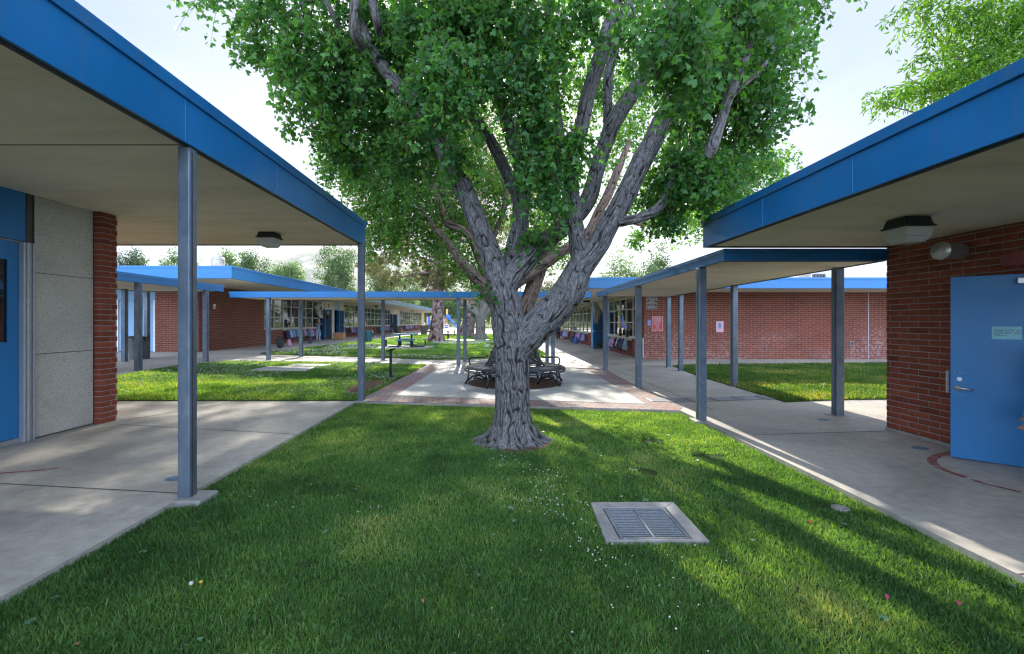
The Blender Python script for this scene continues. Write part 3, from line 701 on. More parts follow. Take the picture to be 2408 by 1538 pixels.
ceiling_light(-12.0, 64.0, 3.22, .36, 'farthest small ceiling light above the end windows of the long left wing', 'ceiling lights under the roof overhangs')
# roof equipment
m_galv = mat('galvanised_metal', (.42, .43, .45), .4, .5, .08)
t = thing('roof_vent', (-11.5, 19, 3.68), 'round galvanised roof vent on the bright blue roof', 'roof vent')
p0 = PY(512.5, 624, 20.5)
ORG[t.name] = (p0.x, 20.5, 3.6); t.location = (p0.x, 20.5, 3.6)
m = MB(); m.lathe((p0.x, 20.5, 3.6), [(.21, 0), (.21, .46), (.27, .50), (.27, .78), (.26, .80)], 28); obj('drum', m, m_galv, t, smooth=True)
m = MB(); m.lathe((p0.x, 20.5, 3.6), [(.285, .80), (.285, .85), (.22, .92), (.05, .95)], 28); obj('cap', m, m_galv, t, smooth=True)
t = thing('air_conditioner', (17.6, 25, 3.2), 'grey rooftop air conditioner with louvres on the back right roof', 'air conditioner')
m = MB(); m.box(16.9, 24.6, 3.2, 18.5, 25.6, 4.35); obj('housing', m, mat('grey_sheet_metal', (.38, .40, .42), .5, .3), t, bev=.02)
m = MB()
for k in range(9): m.box(17.0+k*.08, 24.57, 3.4, 17.04+k*.08, 24.6, 4.2)
obj('louvre', m, m_edge, t)
m = MB(); m.box(16.0, 24.9, 3.2, 16.9, 25.3, 3.75); obj('duct', m, MATS['grey_sheet_metal'], t, bev=.02)
# ================= courtyard objects
def ringpts(c, r, z, n=72, a0=0, a1=2*math.pi):
    return [(c[0]+r*math.cos(a0+(a1-a0)*k/n), c[1]+r*math.sin(a0+(a1-a0)*k/n), z) for k in range(n)]
m_rod = mat('glossy_dark_rods', (.055, .06, .075), .22, .5, .1)
t = thing('circular_bench', (*BC, .014), 'round black metal rod bench with arched legs circling the mulch bed', 'bench')
m = MB()
for r in np.linspace(.80, 1.27, 13): m.tube(ringpts(BC, r, .458-(.015 if r > 1.24 else 0)+(.012 if r < .83 else 0)), .0155, 6, closed=True)
for r, z_ in ((1.305, .425), (1.32, .385), (1.31, .345)): m.tube(ringpts(BC, r, z_), .015, 6, closed=True)
obj('seat', m, m_rod, t, smooth=True)
m = MB()
for r in np.linspace(0, 1, 14): m.tube(ringpts(BC, .60+.20*(1-r)**2.3, .485+.41*r), .0135, 6, closed=True)
obj('backrest', m, m_rod, t, smooth=True)
for k in range(8):
    a = math.radians(12+45*k); 
    def P(r, z): return (BC[0]+r*math.cos(a), BC[1]+r*math.sin(a), z)
    m = MB(); m.tube([P(1.22,.40),P(1.22,.26),P(1.25,.12),P(1.31,.012)], [.020,.022,.028,.036], 6); m.tube([P(.80,.44),P(.79,.25),P(.74,.10),P(.68,.012)], [.018,.02,.026,.034], 6)
    m.tube([P(1.24,.10),P(1.13,.20),P(1.0,.235),P(.87,.20),P(.76,.10)], .024, 6); m.tube([P(.80,.43),P(1.25,.425)], .018, 6); m.tube([P(.80,.44),P(.70,.62),P(.62,.86)], .016, 6)
    m.ball(P(1.0,.24), (.055,.055,.04)); obj('leg', m, m_blackmetal, t, smooth=True)
m = MB(); m.tube(ringpts(BC, 1.02, .17), .022, 6, closed=True); obj('brace_ring', m, m_blackmetal, t, smooth=True)
for ad in (8, 98, 172, 262):
    a = math.radians(ad)
    def P(r, z): return (BC[0]+r*math.cos(a), BC[1]+r*math.sin(a), z)
    m = MB(); m.tube([P(.70,.72),P(.80,.665),P(1.05,.672),P(1.16,.67),P(1.215,.63),P(1.225,.56),P(1.19,.47)], .021, 8); obj('armrest', m, m_blackmetal, t, smooth=True)
# info pedestal
g = G(919, 893); t = thing('information_post', g, 'slim black post with a small slanted plate beside the paver border', 'post')
m = MB(); m.box(g[0]-.035, g[1]-.035, g[2]-.05, g[0]+.035, g[1]+.035, g[2]+.80); obj('post', m, m_blackmetal, t, bev=.005)
m = MB(); m.beam((g[0]-.10, g[1]-.06, g[2]+.80), (g[0]+.12, g[1]+.02, g[2]+.86), .17, .015, up=(-.3, .25, 1)); obj('plate', m, m_blackmetal, t, bev=.004)
# storm drain in the foreground
t = thing('storm_drain', (1.19, 3.75, -.03), 'square metal storm drain grate set in a concrete frame in the near lawn', 'drain')
z = -.018; m = MB()
out = [(.80,3.39),(1.575,3.385),(1.59,4.125),(.835,4.12)]; inn = [(.915,3.425),(1.462,3.425),(1.475,4.0),(.918,4.0)]
for k in range(4):
    k2 = (k+1) % 4; m.prism([out[k], out[k2], inn[k2], inn[k]], -.12, z)
obj('concrete_frame', m, m_pad, t, bev=.008)
m = MB(); m.box(.92, 3.43, -.30, 1.47, 4.0, -.10); obj('pit', m, m_dark, t)
m = MB(); zt = z-.004
m.box(.925,3.435,zt-.03,1.455,3.458,zt); m.box(.925,3.97,zt-.03,1.462,3.992,zt); m.box(.925,3.458,zt-.03,.948,3.97,zt); m.box(1.437,3.458,zt-.03,1.46,3.97,zt); m.box(1.178,3.458,zt-.03,1.194,3.97,zt+.001)
m_grate = mat('dull_cast_grate', (.17, .185, .20), .65, .2, .15, 30)
obj('grate_frame', m, m_grate, t, bev=.003)
m = MB()
for k in range(17):
    y = 3.474+k*.0295; m.beam((.947, y, zt-.012), (1.438, y, zt-.012), .017, .009, up=(0, .5, 1))
obj('grate_bars', m, m_grate, t)
# trench drain + utility cover
t = thing('trench_drain', (4.6, 9.25, 0), 'long perforated metal trench drain crossing the right walkway', 'drain')
for k in range(5):
    a = 3.42+k*.49; m = MB(); n = 12
    for i in range(n+1): m.box(a+i*.47/n-.008, 9.06, H(a)+.004, a+i*.47/n+.008, 9.50, H(a)+.018)
    for i in range(7): m.box(a-.008, 9.06+i*.0725, H(a)+.004, a+.478, 9.075+i*.0725, H(a)+.017)
    obj('grate_panel', m, m_galv, t)
m = MB()
for k in range(5): m.add([(3.40+k*.49, 9.05, H(3.4+k*.49)+.003), (3.89+k*.49, 9.05, H(3.89+k*.49)+.003), (3.89+k*.49, 9.51, H(3.89+k*.49)+.003), (3.40+k*.49, 9.51, H(3.4+k*.49)+.003)], [(0,1,2,3)])
obj('channel', m, m_dark, t)
g = G(1546, 941); t = thing('utility_cover', (g[0], g[1], .006), 'small rectangular metal utility cover in the pavers by the trench drain', 'utility cover')
m = MB(); m.box(g[0]-.18, g[1]-.22, .004, g[0]+.18, g[1]+.22, .016); obj('lid', m, m_galv, t, bev=.003)
m = MB()
for k in range(5): m.box(g[0]-.14, g[1]-.16+k*.075, .0165, g[0]+.14, g[1]-.13+k*.075, .019)
obj('ribs', m, m_pad, t)
g = G(1322, 1218); 
# round lid + stone
g = G2(1976, 1186); t = thing('valve_cover', (g[0], g[1], -.04), 'small round concrete valve lid in the grass near the right walkway edge', 'valve cover')
m = MB(); m.lathe((g[0], g[1], -.06), [(.07, 0), (.07, .030), (.064, .036)], 24); m.lathe((g[0], g[1], -.023), [(.04, 0), (.04, .004)], 20); obj('lid', m, m_pad, t, smooth=False)
g = G(1145, 817); t = thing('concrete_block', g, 'pale concrete block lying at the edge of a bare patch in the back lawn', 'concrete block')
m = MB(); m.add([(g[0]-.30,g[1]-.15,g[2]),(g[0]+.16,g[1]-.2,g[2]),(g[0]+.25,g[1]+.2,g[2]),(g[0]-.25,g[1]+.2,g[2]),(g[0]-.05,g[1]-.1,g[2]+.14),(g[0]+.16,g[1]-.15,g[2]+.22),(g[0]+.22,g[1]+.1,g[2]+.22),(g[0]-.05,g[1]+.12,g[2]+.14)], [(0,3,2,1),(4,5,6,7),(0,1,5,4),(1,2,6,5),(2,3,7,6),(3,0,4,7)]); obj('block', m, m_plaza, t, bev=.02)
# ---------- picnic tables
def picnic(x, y, rz, L, label, mtop, mfr, ends=True):
    t = bpy.data.objects.new('picnic_table', None); C.objects.link(t); ORG[t.name] = (0,0,0); tag(t, label, 'picnic table', 'picnic tables on the back lawn')
    m = MB(); m.box(-L/2, -.5, .72, L/2, .5, .79); obj('tabletop', m, mtop, t, bev=.012)
    for s in (-1, 1):
        m = MB(); m.box(-L*.36, s*.82-.14, .40, L*.36, s*.82+.14, .46); obj('seat', m, mtop, t, bev=.012)
        if ends: m = MB(); m.box(s*(L/2+.42)-.14, -.38, .42, s*(L/2+.42)+.14, .38, .46); obj('seat', m, mtop, t, bev=.012)
    for sx in (-1, 1):
        for sy in (-1, 1):
            m = MB(); x0 = sx*L*.24; y0 = sy*.18
            m.tube([(x0,y0,.74),(x0,y0,.05)], .034, 8); m.tube([(x0,y0,.08),(x0,sy*.5,.035),(x0,sy*.74,.035),(x0,sy*.82,.10),(x0,sy*.82,.42)], .034, 8)
            if ends: m.tube([(x0,y0+.05*sy,.06),(sx*(L/2+.2),y0+.05*sy,.035),(sx*(L/2+.36),y0+.05*sy,.045),(sx*(L/2+.42),y0+.05*sy,.12),(sx*(L/2+.42),y0+.05*sy,.42)], .034, 8)
            obj('leg', m, mfr, t, smooth=True)
    m = MB(); m.tube([(-L*.24,0,.30),(L*.24,0,.30)], .018, 8); obj('stretcher', m, mfr, t)
    t.location = (x, y, H(x)+.03); t.rotation_euler = (0, 0, rz); return t
g = G(954, 817); picnic(g[0], g[1], .12, 1.45, 'teal square picnic table with four benches on a concrete pad', m_teal, mat('dark_teal_steel', (.008, .02, .04), .35, .1))
m_darktop = mat('dark_mesh_top', (.03, .05, .065), .45)
picnic(-4.9, 39.5, .05, 2.4, 'dark picnic table with long benches partly behind the pine trunk', m_darktop, m_blackmetal, False)
picnic(-5.1, 49.5, .3, 1.5, 'dark picnic table to the right of the pine trunk, farthest back', m_darktop, m_blackmetal, False)
# ---------- bins
def bin_(x, y, r, h, mm, label, bag=False, z=None):
    z = H(x) if z is None else z
    t = thing('trash_can', (x, y, z), label, 'trash can', 'trash cans along the walkways')
    m = MB(); m.lathe((x, y, z), [(r*.80, .005), (r*.97, h*.86), (r*1.05, h*.865), (r*1.05, h*.90), (r, h*.905), (r, h*.985), (r*1.06, h*.99), (r*1.06, h), (r*.95, h), (r*.93, h*.95)], 28); obj('body', m, mm, t, smooth=False)
    if bag:
        m = MB(); P = []
        for k in range(28):
            a = 2*math.pi*k/28; P.append((x+r*1.075*math.cos(a), y+r*1.075*math.sin(a), z+h*(1.0+.008*math.sin(5*a))))
        m.tube(P, .014, 5, closed=True); n = len(m.v)
        vs = []
        for k in range(28):
            a = 2*math.pi*k/28; vs += [(x+r*1.085*math.cos(a), y+r*1.085*math.sin(a), z+h*1.0), (x+r*1.10*math.cos(a), y+r*1.10*math.sin(a), z+h*(.90+.03*math.sin(3*a+1)))]
        m.add(vs, [(2*k, (2*k+2) % 56, (2*k+3) % 56, 2*k+1) for k in range(28)]); 
        m.tube([(x+r*1.06, y-.05, z+h*.98), (x+r*1.3, y-.1, z+h*.9), (x+r*1.6, y-.1, z+h*.78)], [.03, .03, .02], 6)
        obj('bag', m, m_black, t)
    for s in (-1, 1):
        m = MB(); m.tube([(x+s*r*1.0, y-.07, z+h*.8), (x+s*r*1.14, y-.05, z+h*.76), (x+s*r*1.14, y+.05, z+h*.76), (x+s*r*1.0, y+.07, z+h*.8)], .012, 6); obj('handle', m, mm, t)
    return t
g = G(325, 845); bin_(g[0], g[1], .30, .78, m_greybin, 'large grey round trash can with a black bag by the blue double doors', True)
g = G(866.5, 804); bin_(g[0], g[1], .26, .80, m_tealbin, 'teal round trash can in front of the long left wing, beside the kneeling child')
g = G(937, 786); bin_(g[0], g[1], .36, .85, m_brownbin, 'brown trash can between the open door and the end windows of the left wing')
g = G(997, 786.5); bin_(g[0], g[1], .42, 1.0, m_brownbin, 'brown trash can at the far corner of the long left wing')
g = G(1009, 781.5); bin_(g[0], g[1], .40, 1.0, m_greybin, 'pale grey trash can beyond the far corner of the left wing')
g = G(1163, 820.5); bin_(1.55, 24.2, .26, .86, mat('navy_bin_plastic', (.012, .03, .06), .5), 'dark navy trash can behind the round bench, in line with the big tree')
# wooden box
g = G(798, 799.5); t = thing('wooden_box', g, 'brown plywood box on wheels beside the open classroom door', 'box')
x, y, z = g; m = MB(); m.box(x-.36, y-.28, z+.07, x+.36, y+.28, z+.52); obj('body', m, m_wood, t, bev=.01)
for sx in (-1, 1):
    m = MB(); m.ball((x+sx*.26, y-.2, z+.04), (.035, .02, .035)); obj('wheel', m, m_black, t)
m = MB(); m.box(x-.37, y-.29, z+.49, x+.37, y+.29, z+.53); obj('lid', m, m_wood, t, bev=.006)
g = G(946, 786); t = thing('wooden_board', g, 'orange-brown wooden board leaning beside the backpacks at the end windows', 'board')
x, y, z = g; m = MB(); m.beam((x, y, z), (x-.15, y, z+.75), .5, .05, up=(1, 0, .2)); obj('panel', m, m_wood, t, bev=.005)
m = MB(); m.beam((x+.1, y, z), (x+.02, y, z+.7), .08, .05); obj('brace', m, m_wood, t)
# ---------- signs on the brick corner (wall plane y = 18.57)
def signat(px0, py0, px1, py1, Y=18.565):
    a = PY(px0, py1, Y); b_ = PY(px1, py0, Y); return a.x, a.z, b_.x, b_.z
m_brown = mat('brown_sign_enamel', (.06, .035, .03), .4); m_redsign = mat('red_sign_enamel', (.45, .02, .035), .4); m_signw = mat('white_sign_print', (.72, .70, .68), .5, 0, .03)
m_ada = mat('violet_blue_sign_enamel', (.10, .10, .36), .4); m_pink = mat('pink_paper', (.72, .38, .46), .6); m_pale = mat('pale_blue_print', (.32, .45, .62), .6)
def plate(name, rect, mm, label, cat, border=None):
    x0, z0, x1, z1 = rect; t = thing(name, ((x0+x1)/2, 18.57, z0), label, cat)
    m = MB(); m.box(x0, 18.555, z0, x1, 18.569, z1); obj('plate', m, mm, t, bev=.004)
    if border:
        m = MB(); k = .012; w_ = .010
        for bx in ((x0+k, z0+k, x1-k, z0+k+w_), (x0+k, z1-k-w_, x1-k, z1-k), (x0+k, z0+k+w_, x0+k+w_, z1-k-w_), (x1-k-w_, z0+k+w_, x1-k, z1-k-w_)): m.box(bx[0], 18.552, bx[1], bx[2], 18.5552, bx[3])
        obj('border', m, border, t)
    return t
def wtext(t, s, px, py, size, mm, sx=1.0):
    p = PY(px, py, 18.553); return text('lettering', s, size, mm, t, face_to((p.x, 18.553, p.z), (1,0,0), (0,0,1)), 'CENTER', .0008, sx)
t = plate('visitor_sign', signat(1519.8, 688, 1545.6, 727.5), m_brown, 'brown sign reading VISITORS PLEASE SIGN IN, high on the brick corner', 'sign', m_signw)
wtext(t, 'VISITORS', 1532.7, 693.6, .088, m_signw, 1.0)
for s, y_, sz in (('PLEASE SIGN IN', 700.6, .072), ('AT THE SCHOOL', 704.7, .072), ('OFFICE', 708.7, .072), ('UPON ARRIVAL', 712.8, .072), ('THANK YOU', 717.2, .042), ('GLENDORA UNIFIED', 720.6, .044), ('SCHOOL DISTRICT', 723.4, .044)):
    wtext(t, s, 1532.7, y_, sz, m_signw, .80)
t = plate('prohibition_sign', signat(1532.5, 743.4, 1558.8, 779.2), m_redsign, 'red sign with a white list of things prohibited on school grounds', 'sign', m_signw)
L_ = ['PROHIBITED ON', 'SCHOOL GROUNDS:', 'SKATEBOARDING', 'ROLLER BLADING', 'ROLLER SKATING', 'BICYCLING', 'MOTOR VEHICLES', 'GOLFING', 'HORSES', 'DOGS', 'MINORS PER 602', 'CALIF. V.C. SEC. 21113', 'GLENDORA MUN. CODE 10.17']
for i, s in enumerate(L_): wtext(t, s, 1545.6, 747.2+i*2.42, .040 if i < 10 else .036, m_signw, .95 if i < 10 else .78)
t = plate('accessibility_sign', signat(1521.3, 751.4, 1532.0, 766.3), m_ada, 'small violet-blue wheelchair sign with a two-way arrow', 'sign')
c = PY(1526.7, 757, 18.553); m = MB(); y_ = 18.553
def seg(a, b_, w_=.012): m.beam((c.x+a[0], y_, c.z+a[1]), (c.x+b_[0], y_, c.z+b_[1]), .003, w_, up=(-(b_[1]-a[1]), 0, b_[0]-a[0]))
m.tube([(c.x-.01, 18.553, c.z+.066), (c.x-.01, 18.551, c.z+.066)], .011, 12)
seg((-.01,.05),(0,0)); seg((0,0),(.04,0)); seg((.04,0),(.055,-.04)); seg((-.005,.028),(.03,.028))
for k in range(9):
    a0 = math.radians(120+k*24); a1 = math.radians(120+(k+1)*24); seg((.0+.042*math.cos(a0), -.025+.042*math.sin(a0)), (.042*math.cos(a1), -.025+.042*math.sin(a1)), .009)
seg((-.06,-.115),(.06,-.115)); seg((-.06,-.115),(-.04,-.098)); seg((-.06,-.115),(-.04,-.132)); seg((.06,-.115),(.04,-.098)); seg((.06,-.115),(.04,-.132))
obj('symbol', m, m_signw, t)
t = plate('poster', signat(1683.8, 755.4, 1701.3, 781.2), m_pink, 'pink paper poster with a pale blue picture on the chalky brick wall', 'poster')
r = signat(1687, 758.5, 1697, 773.5); m = MB(); m.box(r[0], 18.552, r[1], r[2], 18.5552, r[3]); obj('picture', m, m_pale, t)
m = MB(); cx = (r[0]+r[2])/2
for dx in (-.055, -.02, .015, .05): m.beam((cx+dx*1.2, 18.5515, r[1]+.02), (cx+dx*.4, 18.5515, r[3]-.03), .001, .014, up=(1,0,0))
obj('print', m, mat('dark_blue_print', (.05, .08, .2), .6), t)
t = thing('wall_outlet', (PY(2003, 808, 18.5).x, 18.57, .75), 'small square grey outlet box low on the chalky brick wall', 'outlet box')
p = PY(2003, 808, 18.56); m = MB(); m.box(p.x-.08, 18.54, p.z-.10, p.x+.08, 18.569, p.z+.10); obj('cover', m, m_pad, t, bev=.006)
m = MB(); m.box(p.x-.045, 18.536, p.z-.06, p.x+.045, 18.5395, p.z+.06); obj('door', m, m_edge, t)
t = thing('wall_device', (XF, 20, 2), 'small white box on the plain brick wall of the left wing', 'wall box')
yy = YX(503, XF); m = MB(); m.box(XF, yy-.07, 2.2, XF+.05, yy+.07, 2.42); obj('housing', m, m_white, t, bev=.006)
m = MB(); m.box(XF+.05, yy-.04, 2.25, XF+.055, yy+.04, 2.30); obj('label', m, m_edge, t)
yy = YX(773, XF); t = thing('fire_alarm', (XF, yy, 2.8), 'tiny red fire alarm on the cream wall above the left open door', 'fire alarm')
m = MB(); m.box(XF, yy-.12, 2.72, XF+.06, yy+.12, 2.95); obj('housing', m, m_redsign, t, bev=.01); m = MB(); m.box(XF+.06, yy-.07, 2.78, XF+.07, yy+.07, 2.88); obj('strobe', m, m_white, t)
# ---------- cloth banners on poles
def banner(label, p0, p1, L, W, mm, seed):
    rg = random.Random(seed); t = thing('banner_flag', p0, label, 'flag')
    m = MB(); m.tube([p0, p1], .014, 8); m.ball(p1, .03); obj('pole', m, m_alu, t)
    a = Vector(p0)+(Vector(p1)-Vector(p0))*.45; b_ = Vector(p1); nu, nv = 14, 16; vs = []
    for i in range(nu+1):
        for j in range(nv+1):
            u = i/nu; v = j/nv; p = b_.lerp(a, u*.9); q = Vector((p.x, p.y, 0)).lerp(Vector((b_.x, b_.y, 0)), .55*v)
            dx = .06*math.sin(u*9+v*2+seed)*v; dy = .07*math.cos(u*11+v*3)*v
            vs.append((q.x+dx, q.y+dy, b_.z*(1-u)+p.z*u - L*v*(1-.30*u)))
    fs = [(i*(nv+1)+j, i*(nv+1)+j+1, (i+1)*(nv+1)+j+1, (i+1)*(nv+1)+j) for i in range(nu) for j in range(nv)]
    c_ = MB(); c_.add(vs, fs); o = obj('cloth', c_, mm, t, smooth=True); so = o.modifiers.new('s', 'SOLIDIFY'); so.thickness = .004
    return t
def _cloth():
    t = NT('printed_cream_cloth'); n = t.noise(t.coord(), 7, 3, .5, 1.0); c = t.ramp(n, [(.42, (.10, .07, .05)), (.48, (.52, .46, .36)), (.60, (.56, .50, .40)), (.66, (.35, .20, .12))]); t.col(c); t.set(rough=.9); return t.m
m_cloth1 = _cloth(); m_cloth2 = mat('faded_khaki_cloth', (.33, .31, .26), .9, 0, .15, 5)
banner('printed cream banner hanging by the open door of the left wing', (-12.85, 30.1, 1.95), (-11.7, 30.5, 3.05), 1.25, .7, m_cloth1, 3)
banner('faded khaki banner hanging by the open door of the right classroom', (5.95, 24.1, 1.7), (4.98, 23.7, 2.66), 1.15, .7, m_cloth2, 5)
# garland on the left door
t = thing('door_garland', (-12.5, 33.7, 2.1), 'brown burlap garland hanging on the pale blue open door', 'garland')
m = MB(); dd = Vector((-12.2+12.87, 33.45-34.03, 0)).normalized(); nn = Vector((dd.y, -dd.x, 0)); cc = Vector((-12.52, 33.71, 2.22))+nn*.08
for k in range(11):
    a = math.radians(180+18*k); p = cc+dd*(.27*math.cos(a))+Vector((0,0,.34*math.sin(a))); m.ball(p, .065, 7, 5)
obj('burlap_puffs', m, mat('burlap', (.22, .14, .08), .95, 0, .25, 30), t, smooth=False)
m = MB(); p = cc+Vector((0,0,.05)); m.ball(p, (.10, .10, .13), 8, 6); obj('white_apple', m, m_white, t, smooth=True)
# ---------- people
def skin(name, V, E, R, mm, parent, sub=2):
    me = bpy.data.meshes.new(name); me.from_pydata([tuple(v) for v in V], E, []); o = bpy.data.objects.new(name, me); C.objects.link(o)
    o.parent = parent; o.data.materials.append(mm); ORG[o.name] = org(parent)
    md = o.modifiers.new('skin', 'SKIN'); md.use_smooth_shade = True
    for i, r in enumerate(R):
        sv = me.skin_vertices[0].data[i]; sv.radius = r if hasattr(r, '__len__') else (r, r)
    me.skin_vertices[0].data[0].use_root = True
    s = o.modifiers.new('sub', 'SUBSURF'); s.levels = sub; s.render_levels = sub
    return o
m_skin = mat('skin_tone', (.36, .19, .125), .55, 0, .06); m_skin2 = mat('deep_skin_tone', (.17, .085, .05), .55, 0, .06)
def person(loc, h, yaw, J, cols, label, cat='person', hair='long', sk=None, shorts=False, name='person'):
    """J overrides joints in units of height; local frame: faces +y"""
    t = bpy.data.objects.new(name, None); C.objects.link(t); ORG[t.name] = (0,0,0); tag(t, label, cat)
    d = dict(pel=(0,0,.51), bel=(0,.005,.60), chest=(0,0,.70), neckb=(0,-.005,.81), neck=(0,0,.845), jaw=(0,.018,.885), head=(0,.006,.93), top=(0,0,.975))
    for s, q in ((-1, 'l'), (1, 'r')):
        d.update({q+'sh':(s*.105,0,.785), q+'el':(s*.135,-.01,.63), q+'wr':(s*.14,.03,.49), q+'hip':(s*.05,0,.49), q+'kn':(s*.055,.01,.275), q+'an':(s*.055,-.01,.045), q+'to':(s*.06,.09,.02)})
    d.update(J or {}); k = list(d); P = {a: Vector(d[a])*h for a in k}
    V = []; R = []; E = []; ix = {}
    def add(n, r, par=None, p=None):
        ix[n] = len(V); V.append(P[n] if p is None else p); R.append(r*h if not hasattr(r, '__len__') else (r[0]*h, r[1]*h))
        if par: E.append((ix[par], ix[n]))
    add('pel', (.075,.055)); add('bel', (.068,.05), 'pel'); add('chest', (.078,.055), 'bel'); add('neckb', (.045,.04), 'chest'); add('neck', .030, 'neckb'); add('jaw', (.036,.042), 'neck'); add('head', (.050,.060), 'jaw'); add('top', (.038,.045), 'head')
    add('nose', .007, 'head', P['head']+(P['jaw']-P['head'])*.35+Vector((0,.068*h,0)))
    for q in 'lr':
        add(q+'sh', .034, 'neckb'); add(q+'el', .025, q+'sh'); add(q+'wr', .017, q+'el')
        a = P[q+'wr']; dr_ = (a-P[q+'el']).normalized(); sd_ = dr_.cross(Vector((0,1,.01))).normalized(); 
        pm = a+dr_*.035*h; add(q+'pm', (.018,.011), q+'wr', pm)
        for f in range(4):
            o_ = sd_*((f-1.5)*.0105*h); ln = (.036, .042, .040, .032)[f]
            add(q+'f%d' % f, .0058, q+'pm', pm+o_+dr_*.022*h); add(q+'g%d' % f, .0048, q+'f%d' % f, pm+o_*1.1+dr_*(.022+ln*.6)*h+Vector((0,.012*h,0)))
        add(q+'th', .0062, q+'wr', a+dr_*.016*h+sd_*(-.022*h if q == 'l' else .022*h)+Vector((0,.01*h,0)))
        add(q+'hip', .052, 'pel'); add(q+'kn', .034, q+'hip'); add(q+'an', .021, q+'kn'); add(q+'to', .018, q+'an')
    body = skin('body', V, E, R, sk or m_skin, t, 2)
    def gar(name, items, edges, mm):
        V2 = [P[a] if isinstance(a, str) else P[a[0]].lerp(P[a[1]], a[2]) for a, _ in items]; R2 = [(r*h if not hasattr(r, '__len__') else (r[0]*h, r[1]*h)) for _, r in items]
        return skin(name, V2, edges, R2, mm, t, 2)
    gar('shirt', [('pel',(.082,.062)),('bel',(.078,.060)),('chest',(.086,.064)),('neckb',(.052,.045)),('lsh',.043),(('lsh','lel',.75),.034),('rsh',.043),(('rsh','rel',.75),.034)], [(0,1),(1,2),(2,3),(3,4),(4,5),(3,6),(6,7)], cols[0])
    if cols[3] is not None:
        for q in 'lr': gar('sleeve', [(q+'sh',.040),(q+'el',.032),(('%swr' % q, q+'el', .08),.025)], [(0,1),(1,2)], cols[3])
    e = .45 if shorts else .97
    gar('trousers', [('pel',(.080,.062)),('lhip',.059),('lkn' if not shorts else ('lhip','lkn',.7),.044),(('lkn','lan',e) if not shorts else ('lhip','lkn',.9),.034 if not shorts else .044),('rhip',.059),('rkn' if not shorts else ('rhip','rkn',.7),.044),(('rkn','ran',e) if not shorts else ('rhip','rkn',.9),.034 if not shorts else .044)], [(0,1),(1,2),(2,3),(0,4),(4,5),(5,6)], cols[1])
    for q in 'lr': gar('shoe', [((q+'an',q+'kn',-.02),.026),((q+'an',q+'to',.55),(.025,.022)),((q+'an',q+'to',1.1),(.022,.018))], [(0,1),(1,2)], cols[4])
    hd = P['head']; tp = P['top']; m = MB(); b_ = (hd-P['jaw']).normalized(); back = Vector((0,-.024*h,0))
    m.ball(hd+b_*.016*h+back, (.062*h,.062*h,.066*h), 14, 9)
    if hair == 'long': m.ball(P['neck']+back*1.6, (.050*h,.032*h,.085*h), 12, 8)
    obj('hair', m, cols[2], t, smooth=True)
    for s in (-1, 1):
        m = MB(); m.ball(hd+Vector((s*.020*h,.056*h,-.004*h)), .0065*h, 8, 6); obj('eye', m, m_ink, t)
    m = MB(); m.ball(P['jaw']+Vector((0,.040*h,.008*h)), (.014*h,.006*h,.004*h), 8, 5); obj('mouth', m, mat('lip_colour', (.3, .09, .08), .5), t)
    t.location = loc; t.rotation_euler = (0, 0, yaw); return t
hairb = mat('brown_hair', (.045, .022, .012), .6, 0, .2, 30); hairl = mat('light_brown_hair', (.22, .12, .06), .6, 0, .2, 30); hairk = mat('black_hair', (.008, .007, .007), .5)
cg = mat('grey_fleece', (.20, .22, .27), .9); cj = mat('light_denim', (.26, .36, .50), .85); cbk = mat('black_cotton', (.012, .012, .015), .9); cnv = mat('royal_blue_jersey', (.012, .035, .20), .7); cgr = mat('grey_cotton', (.16, .17, .19), .9)
cws = mat('white_shoes', (.6, .6, .6), .6); cd = mat('denim_blue', (.07, .12, .22), .85); cny = mat('navy_cotton', (.012, .02, .06), .85)
g = G(748.5, 803); person(g, 1.45, .35, {'lel':(-.17,.06,.79),'lwr':(-.07,.07,.90),'rel':(.17,.06,.79),'rwr':(.07,.07,.90)}, (cg, cj, hairl, cbk, cws), 'person in grey vest and jeans with raised hands by the left backpacks')
g = G(877.5, 791.5); person((g[0], g[1], g[2]-.26), 1.25, 1.9, {'lkn':(-.07,.16,.27),'lan':(-.07,-.06,.235),'lto':(-.07,-.13,.225),'rkn':(.07,.16,.27),'ran':(.07,-.06,.235),'rto':(.07,-.13,.225),'pel':(0,-.02,.36),'lhip':(-.05,-.02,.35),'rhip':(.05,-.02,.35),'bel':(0,0,.45),'chest':(0,.03,.55),'neckb':(0,.05,.65),'neck':(0,.06,.68),'jaw':(0,.08,.715),'head':(0,.075,.76),'top':(0,.07,.80),'lsh':(-.105,.04,.63),'rsh':(.105,.04,.63),'lel':(-.13,.12,.53),'lwr':(-.10,.22,.52),'rel':(.13,.12,.53),'rwr':(.10,.22,.52)}, (cd, cd, hairb, cd, cws), 'kneeling child with long brown hair and denim clothes beside the teal trash can')
g = G(922, 787); person(g, 1.2, 2.2, {'lkn':(-.05,.06,.275),'ran':(.05,-.06,.06)}, (cbk, cgr, hairk, None, cws), 'standing child in black top and grey shorts outside the middle door of the left wing', shorts=True, sk=m_skin2)
g = G(1313, 798.5); person((g[0], g[1], 0), 1.38, 3.3, {'lkn':(-.05,.09,.28),'lan':(-.05,.10,.06),'lto':(-.05,.19,.05),'rkn':(.05,.0,.27),'ran':(.05,-.09,.06),'rto':(.05,0,.02)}, (cnv, cbk, hairk, None, cws), 'child in blue sports vest walking towards the camera along the right walkway', hair='short', sk=m_skin2)
